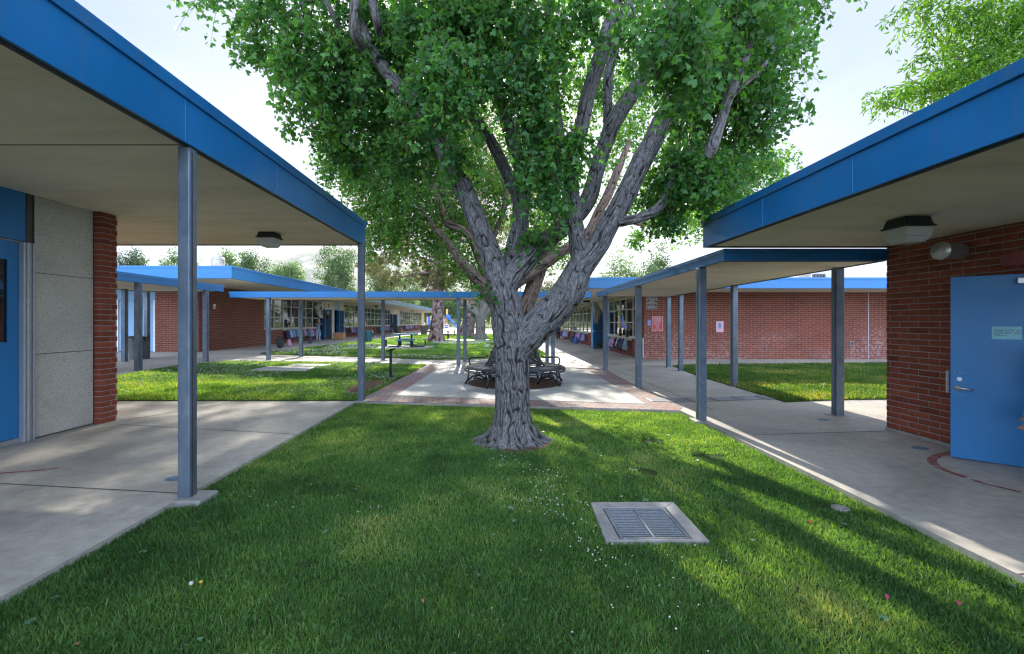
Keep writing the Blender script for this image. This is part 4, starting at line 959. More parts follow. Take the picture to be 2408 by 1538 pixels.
g = G(1296, 790); person((g[0], g[1], -.22), 1.15, 2.6, {'lkn':(-.09,.17,.36),'lan':(-.06,.02,.235),'lto':(-.06,.10,.22),'rkn':(.09,.17,.36),'ran':(.06,.02,.235),'rto':(.06,.10,.22),'pel':(0,-.10,.28),'lhip':(-.05,-.10,.28),'rhip':(.05,-.10,.28),'bel':(0,-.08,.37),'chest':(0,-.03,.47),'neckb':(0,0,.57),'neck':(0,.01,.60),'jaw':(0,.03,.635),'head':(0,.025,.68),'top':(0,.02,.72),'lsh':(-.105,-.01,.55),'rsh':(.105,-.01,.55),'lel':(-.13,.06,.45),'lwr':(-.10,.15,.38),'rel':(.13,.06,.45),'rwr':(.10,.15,.38)}, (mat('rust_cotton', (.22, .07, .05), .9), cbk, hairb, None, cws), 'crouching child in rust coloured top far along the right walkway')
person((5.29, 4.36, H(5.29)), 1.32, 1.45, {'lel':(-.14,.13,.60),'lwr':(-.14,.255,.475),'rel':(.14,-.05,.63),'rwr':(.13,.02,.50),'lkn':(-.05,.10,.28),'lan':(-.05,.12,.07),'lto':(-.05,.205,.035)}, (cny, cny, hairb, cny, mat('grey_shoes', (.22, .24, .28), .6)), 'child in dark blue walking out of the frame past the open blue door', hair='long')
# ---------- backpacks on rails
packcols = [('navy', (.02, .035, .09), (.05, .08, .16)), ('lilac', (.30, .22, .48), (.40, .30, .55)), ('black', (.015, .015, .018), (.05, .05, .06)), ('pink_print', (.48, .22, .32), (.60, .35, .42)),
  ('teal', (.02, .16, .20), (.05, .28, .32)), ('camouflage', (.16, .20, .24), (.30, .34, .38)), ('blue_print', (.03, .10, .38), (.10, .20, .50)), ('purple_print', (.14, .05, .22), (.35, .20, .40)), ('sky_blue', (.22, .42, .58), (.35, .52, .65))]
def _packmat(n, c1, c2, sc):
    t = NT(n+'_pack_fabric'); nz_ = t.noise(t.coord(), sc, 3, .5, .8); t.col(t.ramp(nz_, [(.42, c1), (.58, c2)])); t.set(rough=.8); t.bump(t.noise(t.coord(), 60, 2), .3, .004); return t.m
def rbox(m, c, s, ndiv=6, e=3.2):
    """rounded superellipsoid box"""
    n, q = 16, 9; vs = []; fs = []
    def sp(v, p): return math.copysign(abs(v)**p, v)
    for i in range(q+1):
        ph = -math.pi/2+math.pi*i/q
        for k in range(n):
            th = 2*math.pi*k/n; cp = sp(math.cos(ph), 2/e)
            vs.append((c[0]+s[0]*cp*sp(math.cos(th), 2/e), c[1]+s[1]*cp*sp(math.sin(th), 2/e), c[2]+s[2]*sp(math.sin(ph), 2/e)*(1)))
    for i in range(q):
        for k in range(n): fs.append((i*n+k, i*n+(k+1)%n, (i+1)*n+(k+1)%n, (i+1)*n+k))
    m.add(vs, fs)
protos = []
def make_pack(i):
    nm, c1, c2 = packcols[i]; mm = _packmat(nm, c1, c2, 9 if 'print' in nm or nm == 'camouflage' else 3); m2 = mat(nm+'_pack_trim', tuple(x*.6 for x in c1), .8)
    t = bpy.data.objects.new('backpack', None); C.objects.link(t); ORG[t.name] = (0,0,0); tag(t, nm, 'backpack')
    m = MB(); rbox(m, (0, .10, -.27), (.155, .085, .22)); rbox(m, (0, .09, -.12), (.13, .075, .11), e=2.4); b_ = obj('body', m, mm, t, smooth=True)
    m = MB(); rbox(m, (0, .19, -.345), (.12, .045, .11)); pk_ = obj('front_pocket', m, mm, t, smooth=True)
    m = MB(); m.tube([(-.10, .232, -.27), (.10, .232, -.27)], .006, 5); obj('zipper', m, m2, pk_)
    m = MB(); m.tube([(-.03, .06, -.02), (-.02, .04, .03), (.02, .04, .03), (.03, .06, -.02)], .011, 6); obj('handle', m, m2, t)
    for s in (-1, 1):
        m = MB(); m.tube([(s*.07, .03, -.05), (s*.10, .0, -.20), (s*.13, .02, -.40), (s*.12, .06, -.52), (s*.13, .05, -.64)], [.02, .018, .012, .009, .008], 6); obj('strap', m, m2, t, smooth=True)
    return t
used = set()
def pack(i, loc, face, label, group, tilt=0, s=1.0):
    if i not in protos_d: protos_d[i] = make_pack(i)
    t = protos_d[i] if i not in used else copy_tree(protos_d[i]); used.add(i)
    t['label'] = label; t['category'] = 'backpack'; t['group'] = group; t.location = loc; t.rotation_euler = (random.uniform(-.05, .05), tilt, face); t.scale = (s, s*random.uniform(.9, 1.15), s); return t
protos_d = {}
cn_ = [c[0].replace('_', ' ') for c in packcols]
ordw = ['first', 'second', 'third', 'fourth', 'fifth', 'sixth', 'seventh', 'eighth', 'ninth', 'tenth', 'eleventh', 'twelfth', 'thirteenth', 'fourteenth', 'fifteenth', 'sixteenth']
def rack(X, side, ya, yb, zr, n, where, group, seq, zg):
    """rail + hanging packs; side +1 = wall faces +x"""
    t = thing('coat_rail', (X, (ya+yb)/2, zr), 'painted hook rail '+where, 'hook rail', 'hook rails below the windows')
    m = MB(); m.box(min(X+side*.07, X+side*.09), ya-.2, zr-.05, max(X+side*.07, X+side*.09)+.003, yb+.2, zr+.05); obj('board', m, m_rail, t)
    m = MB(); k = int((yb-ya)/.3)
    for i in range(k): yy = ya+i*(yb-ya)/k; m.tube([(X+side*.09, yy, zr), (X+side*.15, yy, zr-.02), (X+side*.16, yy, zr+.03)], .008, 5)
    obj('hooks', m, m_alu, t)
    for i in range(n):
        c_ = seq[i % len(seq)]; yy = ya+(yb-ya)*(i+.5)/n+random.uniform(-.06, .06)
        s = random.uniform(.9, 1.12)
        pack(c_, (X+side*.13, yy, zr+.0), -math.pi/2 if side > 0 else math.pi/2, '%s backpack, %s along the rail %s' % (cn_[c_], ordw[i], where), group, random.uniform(-.08, .08), s)
rack(XF, 1, 27.3, 32.2, 1.13, 14, 'under the nearest windows of the left wing', 'backpacks under the nearest left wing windows', [0, 8, 1, 4, 8, 2, 7, 3, 4, 1, 3, 7, 0, 5], ZG)
rack(XF, 1, 38.6, 43.2, 1.13, 9, 'past the left wing doors', 'backpacks past the left wing doors', [2, 5, 1, 7, 0, 3, 1, 4, 2], ZG)
rack(XF, 1, 48.4, 53.6, 1.13, 10, 'by the far door of the left wing', 'backpacks by the far door of the left wing', [4, 2, 7, 3, 5, 3, 7, 1, 0, 6], ZG)
rack(XF, 1, 60.5, 72, 1.13, 13, 'under the end windows of the left wing', 'backpacks under the end windows of the left wing', [0, 2, 1, 8, 7, 3, 3, 1, 7, 2, 5, 3, 7], ZG)
rack(X3, -1, 20.3, 24.2, .84, 9, 'below the nearest windows of the right classroom', 'backpacks below the nearest right classroom windows', [5, 0, 2, 1, 2, 3, 1, 4, 7], ZB)
rack(X3, -1, 30.2, 34.6, .84, 8, 'past the open door of the right classroom', 'backpacks past the right classroom door', [1, 0, 6, 3, 3, 7, 2, 0], ZB)
rack(X3, -1, 37.6, 41.2, .84, 6, 'far along the right classroom', 'backpacks far along the right classroom', [1, 3, 8, 1, 6, 0], ZB)
for (px, py, c_, s, lab) in ((652, 819, 2, 1.15, 'black backpack standing on the ground at the near end of the left rail'), (677, 815, 3, .8, 'small pink lunch bag sized backpack on the ground by the left rail'), (727, 808, 0, .8, 'dark backpack on the ground below the left rail, beside the standing person')):
    g = G(px, py); pack(c_, (g[0], g[1], g[2]+.49*s), -math.pi/2, lab, 'backpacks on the ground', 0, s)
for (Y_, c_, s, lab) in ((32.2, 6, 1.05, 'bright blue backpack sitting on the ground past the right classroom door'), (33.7, 0, 1.0, 'dark blue backpack on the ground past the right classroom door')):
    pack(c_, (5.60, Y_, ZB-.02+.49*s), math.pi/2, lab, 'backpacks on the ground', 0, s)
# dark bags standing on the right window sill
for k, yy in enumerate((20.75, 21.9)):
    t = thing('handbag', (X3-.05, yy, .94), ('taller' if k else 'wider')+' black handbag on the window sill of the right classroom, '+('nearer the door' if k else 'nearer the brick corner'), 'handbag', 'black bags on the right window sill')
    m = MB(); m.prism([(X3-.14, yy-.10), (X3-.03, yy-.10), (X3-.03, yy+.12), (X3-.14, yy+.12)], .932, 1.20+.05*k); obj('body', m, m_black, t, bev=.015)
    m = MB(); m.tube([(X3-.085, yy-.06, 1.19), (X3-.085, yy-.04, 1.30), (X3-.085, yy+.05, 1.30), (X3-.085, yy+.08, 1.19)], .01, 6); obj('handle', m, m_black, t)
# ---------- playground far behind
m_tan = mat('tan_recycled_post', (.62, .38, .14), .6); m_pblue = mat('blue_play_plastic', (.02, .13, .62), .3); m_beige = mat('beige_play_plastic', (.60, .55, .42), .5)
t = thing('playground_set', (-11.5, 100, 0), 'playground set with curved blue slide, tan posts, climbing wall and play house', 'playground set')
def q(px, py, Y=100): return PY(px, py+3.0, Y)
m = MB(); zb = 0
for px, top in ((1050.5, 726), (1041, 745), (1012, 742), (1003, 745), (1040, 740)):
    p = q(px, top); m2 = MB(); m2.tube([(p.x, 100+(px % 3), 0), (p.x, 100+(px % 3), p.z)], .22, 10); m2.ball((p.x, 100+(px % 3), p.z), .24); obj('post', m2, m_tan, t, smooth=True)
sl = [(1051.5, 745), (1057, 748), (1062, 753), (1067, 760), (1071, 765), (1076, 766.5)]
m = MB(); pts = [q(*s_) for s_ in sl]
for s_ in (-.75, .75): m.tube([(p.x, p.y+s_, p.z+.18) for p in pts], .12, 8)
for a, b2 in zip(pts, pts[1:]): m.beam((a.x, a.y, a.z), (b2.x, b2.y, b2.z), 1.5, .08)
obj('slide', m, m_pblue, t, smooth=False)
m = MB(); a = q(1055, 739); m.beam((a.x-.4, 99.3, a.z), (a.x+.4, 99.3, a.z-.6), .1, .9); obj('slide_hood', m, m_pblue, t)
m = MB(); a = q(1042, 768); b2 = q(1048.5, 748); m.box(a.x, 99.2, 0, b2.x, 99.4, b2.z); cw = obj('climbing_wall', m, mat('grey_pink_panel', (.38, .30, .30), .7), t)
m = MB()
for i in range(12): m.ball((a.x+.1+(i % 3)*.22, 99.15, .3+(i//3)*.42+(i % 2)*.1), .07)
obj('climbing_hold', m, m_blackmetal, cw)
m = MB(); a = q(1048.6, 769.5); b2 = q(1058.6, 761); m.box(a.x, 97, 0, b2.x, 98, b2.z); m.add([(a.x-.1, 96.9, b2.z), (b2.x+.1, 96.9, b2.z), ((a.x+b2.x)/2, 96.9, b2.z+.35), (a.x-.1, 98.1, b2.z), (b2.x+.1, 98.1, b2.z), ((a.x+b2.x)/2, 98.1, b2.z+.35)], [(0,1,2),(5,4,3),(0,3,4,1),(1,4,5,2),(2,5,3,0)]); obj('play_house', m, m_beige, t)
m = MB(); m.box(a.x+.15, 96.97, .75, b2.x-.15, 96.995, 1.1); obj('red_panel', m, m_redsign, t); m = MB(); m.box(a.x+.15, 96.97, .25, b2.x-.15, 96.995, .6); obj('blue_panel', m, m_pblue, t)
m = MB(); a = q(1009, 770); b2 = q(1014.5, 742); m.box(a.x, 98, 0.6, b2.x, 98.3, b2.z); m.tube([(a.x, 98, .7), (a.x-.5, 97.5, .3), (a.x-.3, 97, .15)], .3, 8); obj('blue_slide_panel', m, m_pblue, t)
m = MB(); a = q(1036, 735); m.box(a.x-.6, 99, 2.4, a.x+.6, 101, 3.9); obj('roof_panel', m, m_fascia_gr, t)
t = thing('swing_frame', (4, 104, 0), 'orange legged swing frame far behind the right side of the big tree', 'swing frame')
for px in (1150, 1158, 1215, 1222):
    a = PY(px, 745, 104); m = MB(); m.tube([(a.x, 104, 0), (a.x+.5, 104, 2.6)], .08, 8); obj('leg', m, m_tan, t)
m = MB(); a = PY(1153, 745, 104); b2 = PY(1226, 745, 104); m.tube([(a.x, 104, 2.6), (b2.x, 104, 2.6)], .07, 8); obj('top_bar', m, mat('green_steel_tube', (.03, .2, .12), .4), t)
sheet('playground_ground', [(-40, 88), (60, 88), (60, 112), (-40, 112)], -.06, 0, m_sand)
m = MB(); m.box(-40, 87.6, -.1, 60, 88, .16); o = obj('kerb', m, m_pad); o['kind'] = 'structure'
# ================= vegetation
def hashn(i, j, seed):
    n = (i.astype(np.int64)*374761393+j.astype(np.int64)*668265263+seed*974634777) & 0x7fffffff
    n = ((n ^ (n >> 13))*1274126177) & 0x7fffffff
    n = n ^ (n >> 16)
    return (n & 0xffff)/65535.0
def vnoise(u, v, pu, seed):
    """value noise, periodic in u with integer period pu"""
    i = np.floor(u).astype(np.int64); j = np.floor(v).astype(np.int64); fu = u-i; fv = v-j
    fu = fu*fu*(3-2*fu); fv = fv*fv*(3-2*fv)
    def h(a, b): return hashn(np.mod(a, pu), b, seed)
    return (h(i,j)*(1-fu)+h(i+1,j)*fu)*(1-fv)+(h(i,j+1)*(1-fu)+h(i+1,j+1)*fu)*fv
def catmull(P, R, step):
    P = np.array(P, float); R = np.array(R, float); pts = []; rr = []
    A = np.vstack([2*P[0]-P[1], P, 2*P[-1]-P[-2]]); B = np.concatenate([[R[0]], R, [R[-1]]])
    for i in range(1, len(A)-2):
        L = np.linalg.norm(A[i+1]-A[i]); n = max(2, int(L/step))
        for k in range(n):
            t = k/n; a, b_, c_, d_ = A[i-1], A[i], A[i+1], A[i+2]
            pts.append(.5*((2*b_)+(-a+c_)*t+(2*a-5*b_+4*c_-d_)*t*t+(-a+3*b_-3*c_+d_)*t**3)); 
            s = t*t*(3-2*t); rr.append(B[i]*(1-s)+B[i+1]*s)
    pts.append(A[-2]); rr.append(B[-2]); return np.array(pts), np.array(rr)
class Bark:
    def __init__(s): s.V = []; s.L = []; s.C = []; s.T = []; s.n = 0
    def limb(s, P, R, step=.02, amp=.03, furrow=.055, vlen=.22, flare=None, seed=1, cap=True, res=None):
        p, r = catmull(P, R, step); m = len(p); rmax = float(np.max(r)) if flare is None else float(np.median(r))
        n = res or int(np.clip(2*np.pi*rmax/(furrow/4.5), 12, 200))
        t = np.gradient(p, axis=0); t /= np.linalg.norm(t, axis=1)[:, None]
        up = np.array([0., 1., 0.]) if abs(t[0][1]) < .8 else np.array([1., 0, 0]); U = np.zeros((m, 3)); W = np.zeros((m, 3))
        for i in range(m):
            a = np.cross(t[i], up); a /= np.linalg.norm(a); up = np.cross(a, t[i]); U[i] = a; W[i] = up
        ln = np.concatenate([[0], np.cumsum(np.linalg.norm(np.diff(p, axis=0), axis=1))])
        th = np.linspace(0, 2*np.pi, n, endpoint=False); TH, LN = np.meshgrid(th, ln); RR = np.repeat(r[:, None], n, 1)
        pu = max(5, int(round(2*np.pi*rmax/furrow))); u = TH/(2*np.pi)*pu; v = LN/vlen
        wu = (vnoise(u*.5, v*1.3, max(1, pu//2) if pu % 2 == 0 else pu, seed+5)-.5)*1.6 if pu % 2 == 0 else (vnoise(u, v*1.0, pu, seed+5)-.5)*1.2
        a = vnoise(u+wu, v*.8, pu, seed); b_ = vnoise((u+wu)*2, v*1.25+7, pu*2, seed+1); c_ = vnoise(u*4, v*3, pu*4, seed+2)
        fa = np.clip(np.abs(a-.5)*8, 0, 1); fb = np.clip(np.abs(b_-.5)*7+.25, 0, 1)
        f1 = np.minimum(fa, fb)**.8*.82+c_*.20
        disp = (f1-.85)*amp*1.2*np.clip(RR/rmax, .35, 1.2)
        if flare is not None:
            for (ang, wd, h_, k) in flare:
                dd = np.abs((TH-ang+np.pi) % (2*np.pi)-np.pi); disp = disp+k*np.exp(-(dd/wd)**2)*np.exp(-LN/h_)
        D = RR+disp
        V = p[:, None, :]+(U[:, None, :]*np.cos(TH)[..., None]+W[:, None, :]*np.sin(TH)[..., None])*D[..., None]
        i = np.arange(m-1)[:, None]*n; k = np.arange(n)[None, :]; k2 = (k+1) % n
        F = np.stack([i+k, i+k2, i+n+k2, i+n+k], -1).reshape(-1, 4)+s.n
        s.V.append(V.reshape(-1, 3)); s.L.append(F.ravel()); s.C.append(np.full(len(F), 4)); s.T.append(f1.ravel()); s.n += m*n
        if cap:
            s.V.append(p[-1:]+t[-1:]*r[-1]*.4); c0 = s.n; s.n += 1; s.T.append(np.array([.3])); base = c0-n
            kk = np.arange(n); s.L.append(np.stack([base+kk, base+(kk+1) % n, np.full(n, c0)], -1).ravel()); s.C.append(np.full(n, 3))
    def build(s, name, mm, parent):
        return npobj(name, np.vstack(s.V), np.concatenate(s.L), np.concatenate(s.C), mm, parent, smooth=True, attrs={'tint': np.concatenate(s.T)})
def barkmat(name, lo, mid, hi, hi2):
    t = NT(name); a = t.new('ShaderNodeAttribute', attribute_name='tint'); n = t.noise(t.pos((1, 1, .4)), 38, 5, .7); n2 = t.noise(t.pos(), 3, 3)
    c = t.ramp(a.outputs['Fac'], [(.22, lo), (.48, mid), (.85, hi)])
    c = t.mix(t.math('MULTIPLY', t.ramp(n, [(.46, 0.), (.62, 1.)]), t.ramp(a.outputs['Fac'], [(.4, 0.), (.8, 1.)])), c, hi2)
    c = t.mix(.45, c, t.ramp(n2, [(.3, .75), (.7, 1.15)]), 'MULTIPLY'); t.col(c); t.set(rough=.9, spec=.15)
    t.bump(t.math('ADD', n, t.math('MULTIPLY', t.noise(t.pos(), 90, 3), .5)), .7, .008); return t.m
m_ginkgo = barkmat('ginkgo_bark', (.016, .015, .014), (.066, .062, .059), (.112, .108, .105), (.20, .198, .20))
m_ginkgo2 = barkmat('brown_ginkgo_bark', (.022, .016, .013), (.075, .052, .040), (.145, .105, .085), (.22, .17, .145))
m_pine = barkmat('pine_bark', (.02, .013, .011), (.11, .065, .05), (.20, .13, .105), (.29, .24, .235))
m_smooth = barkmat('smooth_grey_bark', (.09, .08, .07), (.15, .135, .12), (.20, .18, .16), (.24, .22, .2))
def T(pts):  # (px, py, depth, width px) -> positions, radii
    P = []; R = []
    for (x, y, Y, w) in pts: v = PY(x, y, Y); P.append((v.x, v.y, v.z)); R.append(w/2*Y/F)
    return P, R
# ---- leaves
FAN = np.array([(0, 0, 0), (-.52, .62, .05), (-.30, .92, -.03), (0, .70, .04), (.30, .92, -.03), (.52, .62, .05)])
FANF = np.array([(0, 2, 1), (0, 3, 2), (0, 4, 3), (0, 5, 4)])
OVAL = np.array([(0, 0, 0), (-.26, .42, .06), (0, 1.0, -.08), (.26, .42, .06)]); OVALF = np.array([(0, 3, 2), (0, 2, 1)])
def rotmats(d, roll):
    """frames whose local y axis follows d, rolled"""
    d = d/np.linalg.norm(d, axis=1)[:, None]; ref = np.tile(np.array([0., 0, 1]), (len(d), 1)); bad = np.abs(d[:, 2]) > .95; ref[bad] = (1, 0, 0)
    x = np.cross(d, ref); x /= np.linalg.norm(x, axis=1)[:, None]; z = np.cross(x, d)
    c, s = np.cos(roll)[:, None], np.sin(roll)[:, None]; x2 = x*c+z*s; z2 = np.cross(x2, d)
    return x2, d, z2
def leaves(name, P, D, S, mm, parent, shape=(FAN, FANF), tint=None, rng=None):
    rng = rng or RNG; n = len(P); x, y, z = rotmats(D, rng.uniform(0, 2*np.pi, n)); sh, fc = shape
    V = P[:, None, :]+S[:, None, None]*(sh[None, :, 0:1]*x[:, None, :]+sh[None, :, 1:2]*y[:, None, :]+sh[None, :, 2:3]*z[:, None, :]*1.6)
    k = len(sh); Fx = (fc[None]+(np.arange(n)*k)[:, None, None]).reshape(-1); tt = tint if tint is not None else rng.random(n)
    return npobj(name, V.reshape(-1, 3), Fx, np.full(n*len(fc), 3), mm, parent, attrs={'tint': np.repeat(tt, k)})
def sprays(blobs, per, rng, droop=.9, L=(.25, .6), cnt=(10, 22), size=(.045, .075), spread=.05):
    """blobs: (x,y,z, rx,ry,rz, n_sprays, sizefactor); hanging shoots with whorls of leaves"""
    Ps = []; Ds = []; Ss = []; Ts = []
    for bl in blobs:
        x, y, z, rx, ry, rz, n = bl[:7]; sf = bl[7] if len(bl) > 7 else 1.
        for _ in range(int(n*per)):
            v = rng.normal(size=3); v /= np.linalg.norm(v); r_ = rng.random()**.45
            o = np.array([x+v[0]*rx*r_, y+v[1]*ry*r_, z+v[2]*rz*r_]); k = rng.integers(*cnt)
            l = rng.uniform(*L)*sf**.5; o[2] += l*.42*droop; dr = np.array([v[0]*.5, v[1]*.5, -droop])+rng.normal(size=3)*.35; dr /= np.linalg.norm(dr)
            s = np.sort(rng.random(k)); pos = o+dr*l*s[:, None]+np.array([0, 0, -.12*l])*(s**2)[:, None]
            rad = rng.normal(size=(k, 3)); rad /= np.linalg.norm(rad, axis=1)[:, None]
            pos = pos+rad*spread*sf; dd = rad*.9+np.array([0, 0, -.75])+rng.normal(size=(k, 3))*.25
            Ps.append(pos); Ds.append(dd); Ss.append(rng.uniform(size[0], size[1], k)*sf); Ts.append(np.clip(rng.normal(.46, .22, k)+rng.normal(0, .22), 0, 1)); STEMS.append((o, o+dr*l*.5+np.array([0, 0, -.03*l]), o+dr*l+np.array([0, 0, -.12*l])))
    return np.vstack(Ps), np.vstack(Ds), np.concatenate(Ss), np.concatenate(Ts)
STEMS = []
def twigs(parent, r):
    m = MB()
    for (a, b_, c_) in STEMS: m.tube([a, b_, c_], [r, r*.8, r*.4], 3, cap=False)
    STEMS.clear(); obj('twigs', m, m_twig, parent)
def Bp(px, py, Y, rpx, rpy, ry, n, sf=1.):  # blob measured in the photograph, placed at its own depth
    v = PY(px, py, Y); return (v.x, v.y, v.z, rpx*Y/F, ry, rpy*Y/F, n, sf)
m_twig = mat('green_brown_twig', (.10, .075, .045), .8)
m_gleaf = leafmat('ginkgo_leaf', (.025, .100, .028), (.080, .215, .042), .46, (2.2, 2.0, .7))
m_gleaf2 = leafmat('ginkgo_leaf_far', (.035, .120, .022), (.10, .25, .035), .48, (2.2, 2.0, .6))
m_maple = leafmat('maple_leaf', (.03, .11, .008), (.11, .25, .018), .5, (1.9, 1.7, .35))
m_broad = leafmat('broadleaf', (.035, .085, .02), (.09, .17, .04), .35)
m_pale = leafmat('pale_broadleaf', (.07, .14, .045), (.15, .24, .08), .35)
m_needle = leafmat('pine_needles', (.07, .085, .03), (.20, .18, .07), .3, (1.5, 1.4, .8))
m_hedge = leafmat('dark_hedge_leaf', (.015, .05, .015), (.04, .10, .025), .3)
# ---- main ginkgo
tree = thing('ginkgo_tree', (.21, 6.3, -.05), 'huge ginkgo tree with a forked ridged trunk in the middle of the near lawn', 'tree')
bk = Bark()
g0 = PY(1208, 1036, 6.25)
bk.limb([(.205, 6.32, -.10), (.205, 6.32, .10), (.203, 6.33, .38), (.20, 6.35, .75), (.195, 6.37, 1.1), (.165, 6.38, 1.45), (.12, 6.38, 1.75), (.06, 6.36, 2.02), (.02, 6.35, 2.2)],
    [.27, .245, .236, .236, .236, .238, .222, .205, .17], .009, .024, .034, .17, flare=[(math.radians(a), w_, .125, k*1.75) for a, w_, k in ((10, .35, .30), (70, .4, .20), (130, .35, .24), (175, .3, .32), (215, .35, .20), (262, .30, .16), (300, .28, .22), (338, .3, .26))], seed=3, cap=False)
def L(pts, seed, step=.011, amp=.019, fur=.038): P, R = T(pts); R = [q_*.93 for q_ in R]; bk.limb(P, R, step, amp, fur*.9, .16, seed=seed)
L([(1184,730,6.42,50),(1178,690,6.38,62),(1163,628,6.36,56),(1146,576,6.33,52),(1125,527,6.3,50),(1105,477,6.25,47),(1084,427,6.2,48),(1056,377,6.1,44),(1031,324,6.0,40),(1003,272,5.95,36),(960,222,5.9,33),(905,165,5.85,30),(858,85,5.8,28),(835,-10,5.8,26),(815,-120,5.8,22)], 11)
L([(1186,720,6.5,44),(1190,680,6.5,50),(1203,625,6.55,52),(1214,576,6.6,50),(1224,527,6.6,42),(1221,490,6.6,33),(1217,462,6.6,31),(1202,427,6.6,31),(1184,390,6.6,30),(1166,353,6.6,28),(1138,305,6.6,27),(1108,268,6.5,26),(1080,205,6.4,24),(1060,120,6.4,20),(1050,0,6.4,16)], 12)
L([(1226,525,6.7,34),(1234,462,6.8,31),(1224,402,6.85,32),(1207,340,6.9,34),(1185,262,6.9,34),(1165,200,6.9,34),(1140,150,6.9,31),(1116,100,6.9,29),(1095,30,6.9,26),(1080,-80,6.9,22)], 13)
L([(1176,716,6.42,44),(1192,676,6.36,54),(1221,630,6.33,54),(1271,577,6.4,48),(1320,539,6.5,44),(1358,505,6.6,42),(1385,464,6.65,42),(1403,402,6.7,38),(1419,350,6.75,39),(1450,275,6.8,40),(1491,214,6.85,39),(1528,153,6.9,39),(1572,70,6.9,33),(1600,-10,6.9,28),(1630,-120,6.9,22)], 14)
L([(1429,318,6.8,22),(1429,275,6.85,23),(1430,183,6.9,24),(1446,116,6.9,23),(1455,50,6.9,20),(1460,-40,6.9,16)], 15)
L([(1207,842,6.40,66),(1246,785,6.35,82),(1293,738,6.3,84),(1334,690,6.25,80),(1364,630,6.2,66),(1404,578,6.15,56),(1432,527,6.1,52),(1462,477,6.05,52),(1486,427,6.0,50),(1510,377,6.0,51),(1536,330,6.0,49),(1560,275,5.95,43),(1597,225,5.9,37),(1640,150,5.9,32),(1690,60,5.9,28),(1730,-60,5.9,22)], 16)
L([(1372,640,6.18,50),(1362,601,6.15,45),(1356,551,6.1,43),(1347,502,6.05,42),(1344,452,6.05,40),(1342,402,6.0,38),(1352,350,6.0,34),(1368,300,6.0,34),(1378,245,6.0,37),(1395,183,5.95,38),(1415,122,5.9,38),(1432,61,5.9,34),(1460,0,5.85,32),(1480,-90,5.8,28)], 17)
L([(1340,410,6.05,26),(1322,340,6.1,22),(1312,275,6.1,20),(1302,183,6.1,21),(1293,122,6.1,22),(1290,60,6.1,18),(1286,-40,6.1,14)], 18, .016, .02)
L([(1445,522,6.1,30),(1478,518,6.0,25),(1507,511,5.95,24),(1544,492,5.9,24),(1569,459,5.85,24),(1580,415,5.8,20),(1600,360,5.8,15)], 19, .016, .02)
L([(1662,368,5.5,24),(1674,345,5.45,31),(1693,290,5.4,26),(1709,240,5.3,25),(1724,199,5.2,26),(1751,138,5.1,23),(1766,80,5.1,18),(1790,-10,5.2,15)], 20, .016, .008)
L([(1712,235,5.35,16),(1740,205,5.4,15),(1790,160,5.5,13),(1820,110,5.7,10)], 21, .02, .006)
L([(800,70,5.6,12),(780,30,5.4,13),(755,-30,5.3,14)], 22, .02, .006); L([(850,110,5.6,22),(832,75,5.3,20),(834,20,5.2,21),(838,-60,5.2,20)], 23, .02, .006); L([(893,80,5.5,18),(884,40,5.3,22),(872,-20,5.2,24)], 24, .02, .006); L([(790,38,6,14),(765,10,6,13),(740,-20,6,12)], 25, .02, .005)
L([(944,25,6.1,18),(965,55,6.1,15),(1000,120,6.2,12)], 27, .02, .005)
# crown-filling secondary branches
rg = np.random.default_rng(5)
ends = [PY(*e) for e in ((700,80,6.2),(760,220,6.4),(620,70,6.0),(860,300,7.0),(1000,60,5.4),(1180,40,5.4),(1320,30,5.2),(1500,60,5.2),(1650,120,4.9),(1800,40,5.6),(1850,170,6.4),(1740,330,6.6),(1620,460,6.2),(1280,300,5.6),(940,240,5.2))]
cr = [(PY(905,165,5.85), 0), (PY(960,222,5.9), 1), (PY(835,-10,5.8), 2), (PY(1031,324,6), 3), (PY(1050,0,6.4), 4), (PY(1290,60,6.1), 5), (PY(1290,60,6.1), 6), (PY(1460,0,5.85), 7), (PY(1640,150,5.9), 8), (PY(1690,60,5.9), 9), (PY(1724,199,6.6), 10), (PY(1693,290,6.6), 11), (PY(1569,459,5.85), 12), (PY(1312,275,6.1), 13), (PY(1003,272,5.95), 14)]
for a, i in cr:
    e = ends[i]; mid = a.lerp(e, .5)+Vector((0, 0, .15)); bk.limb([tuple(a), tuple(mid), tuple(e)], [.035, .022, .008], .05, .006, .05, .2, seed=40+i)
bk.build('trunk', m_ginkgo, tree)
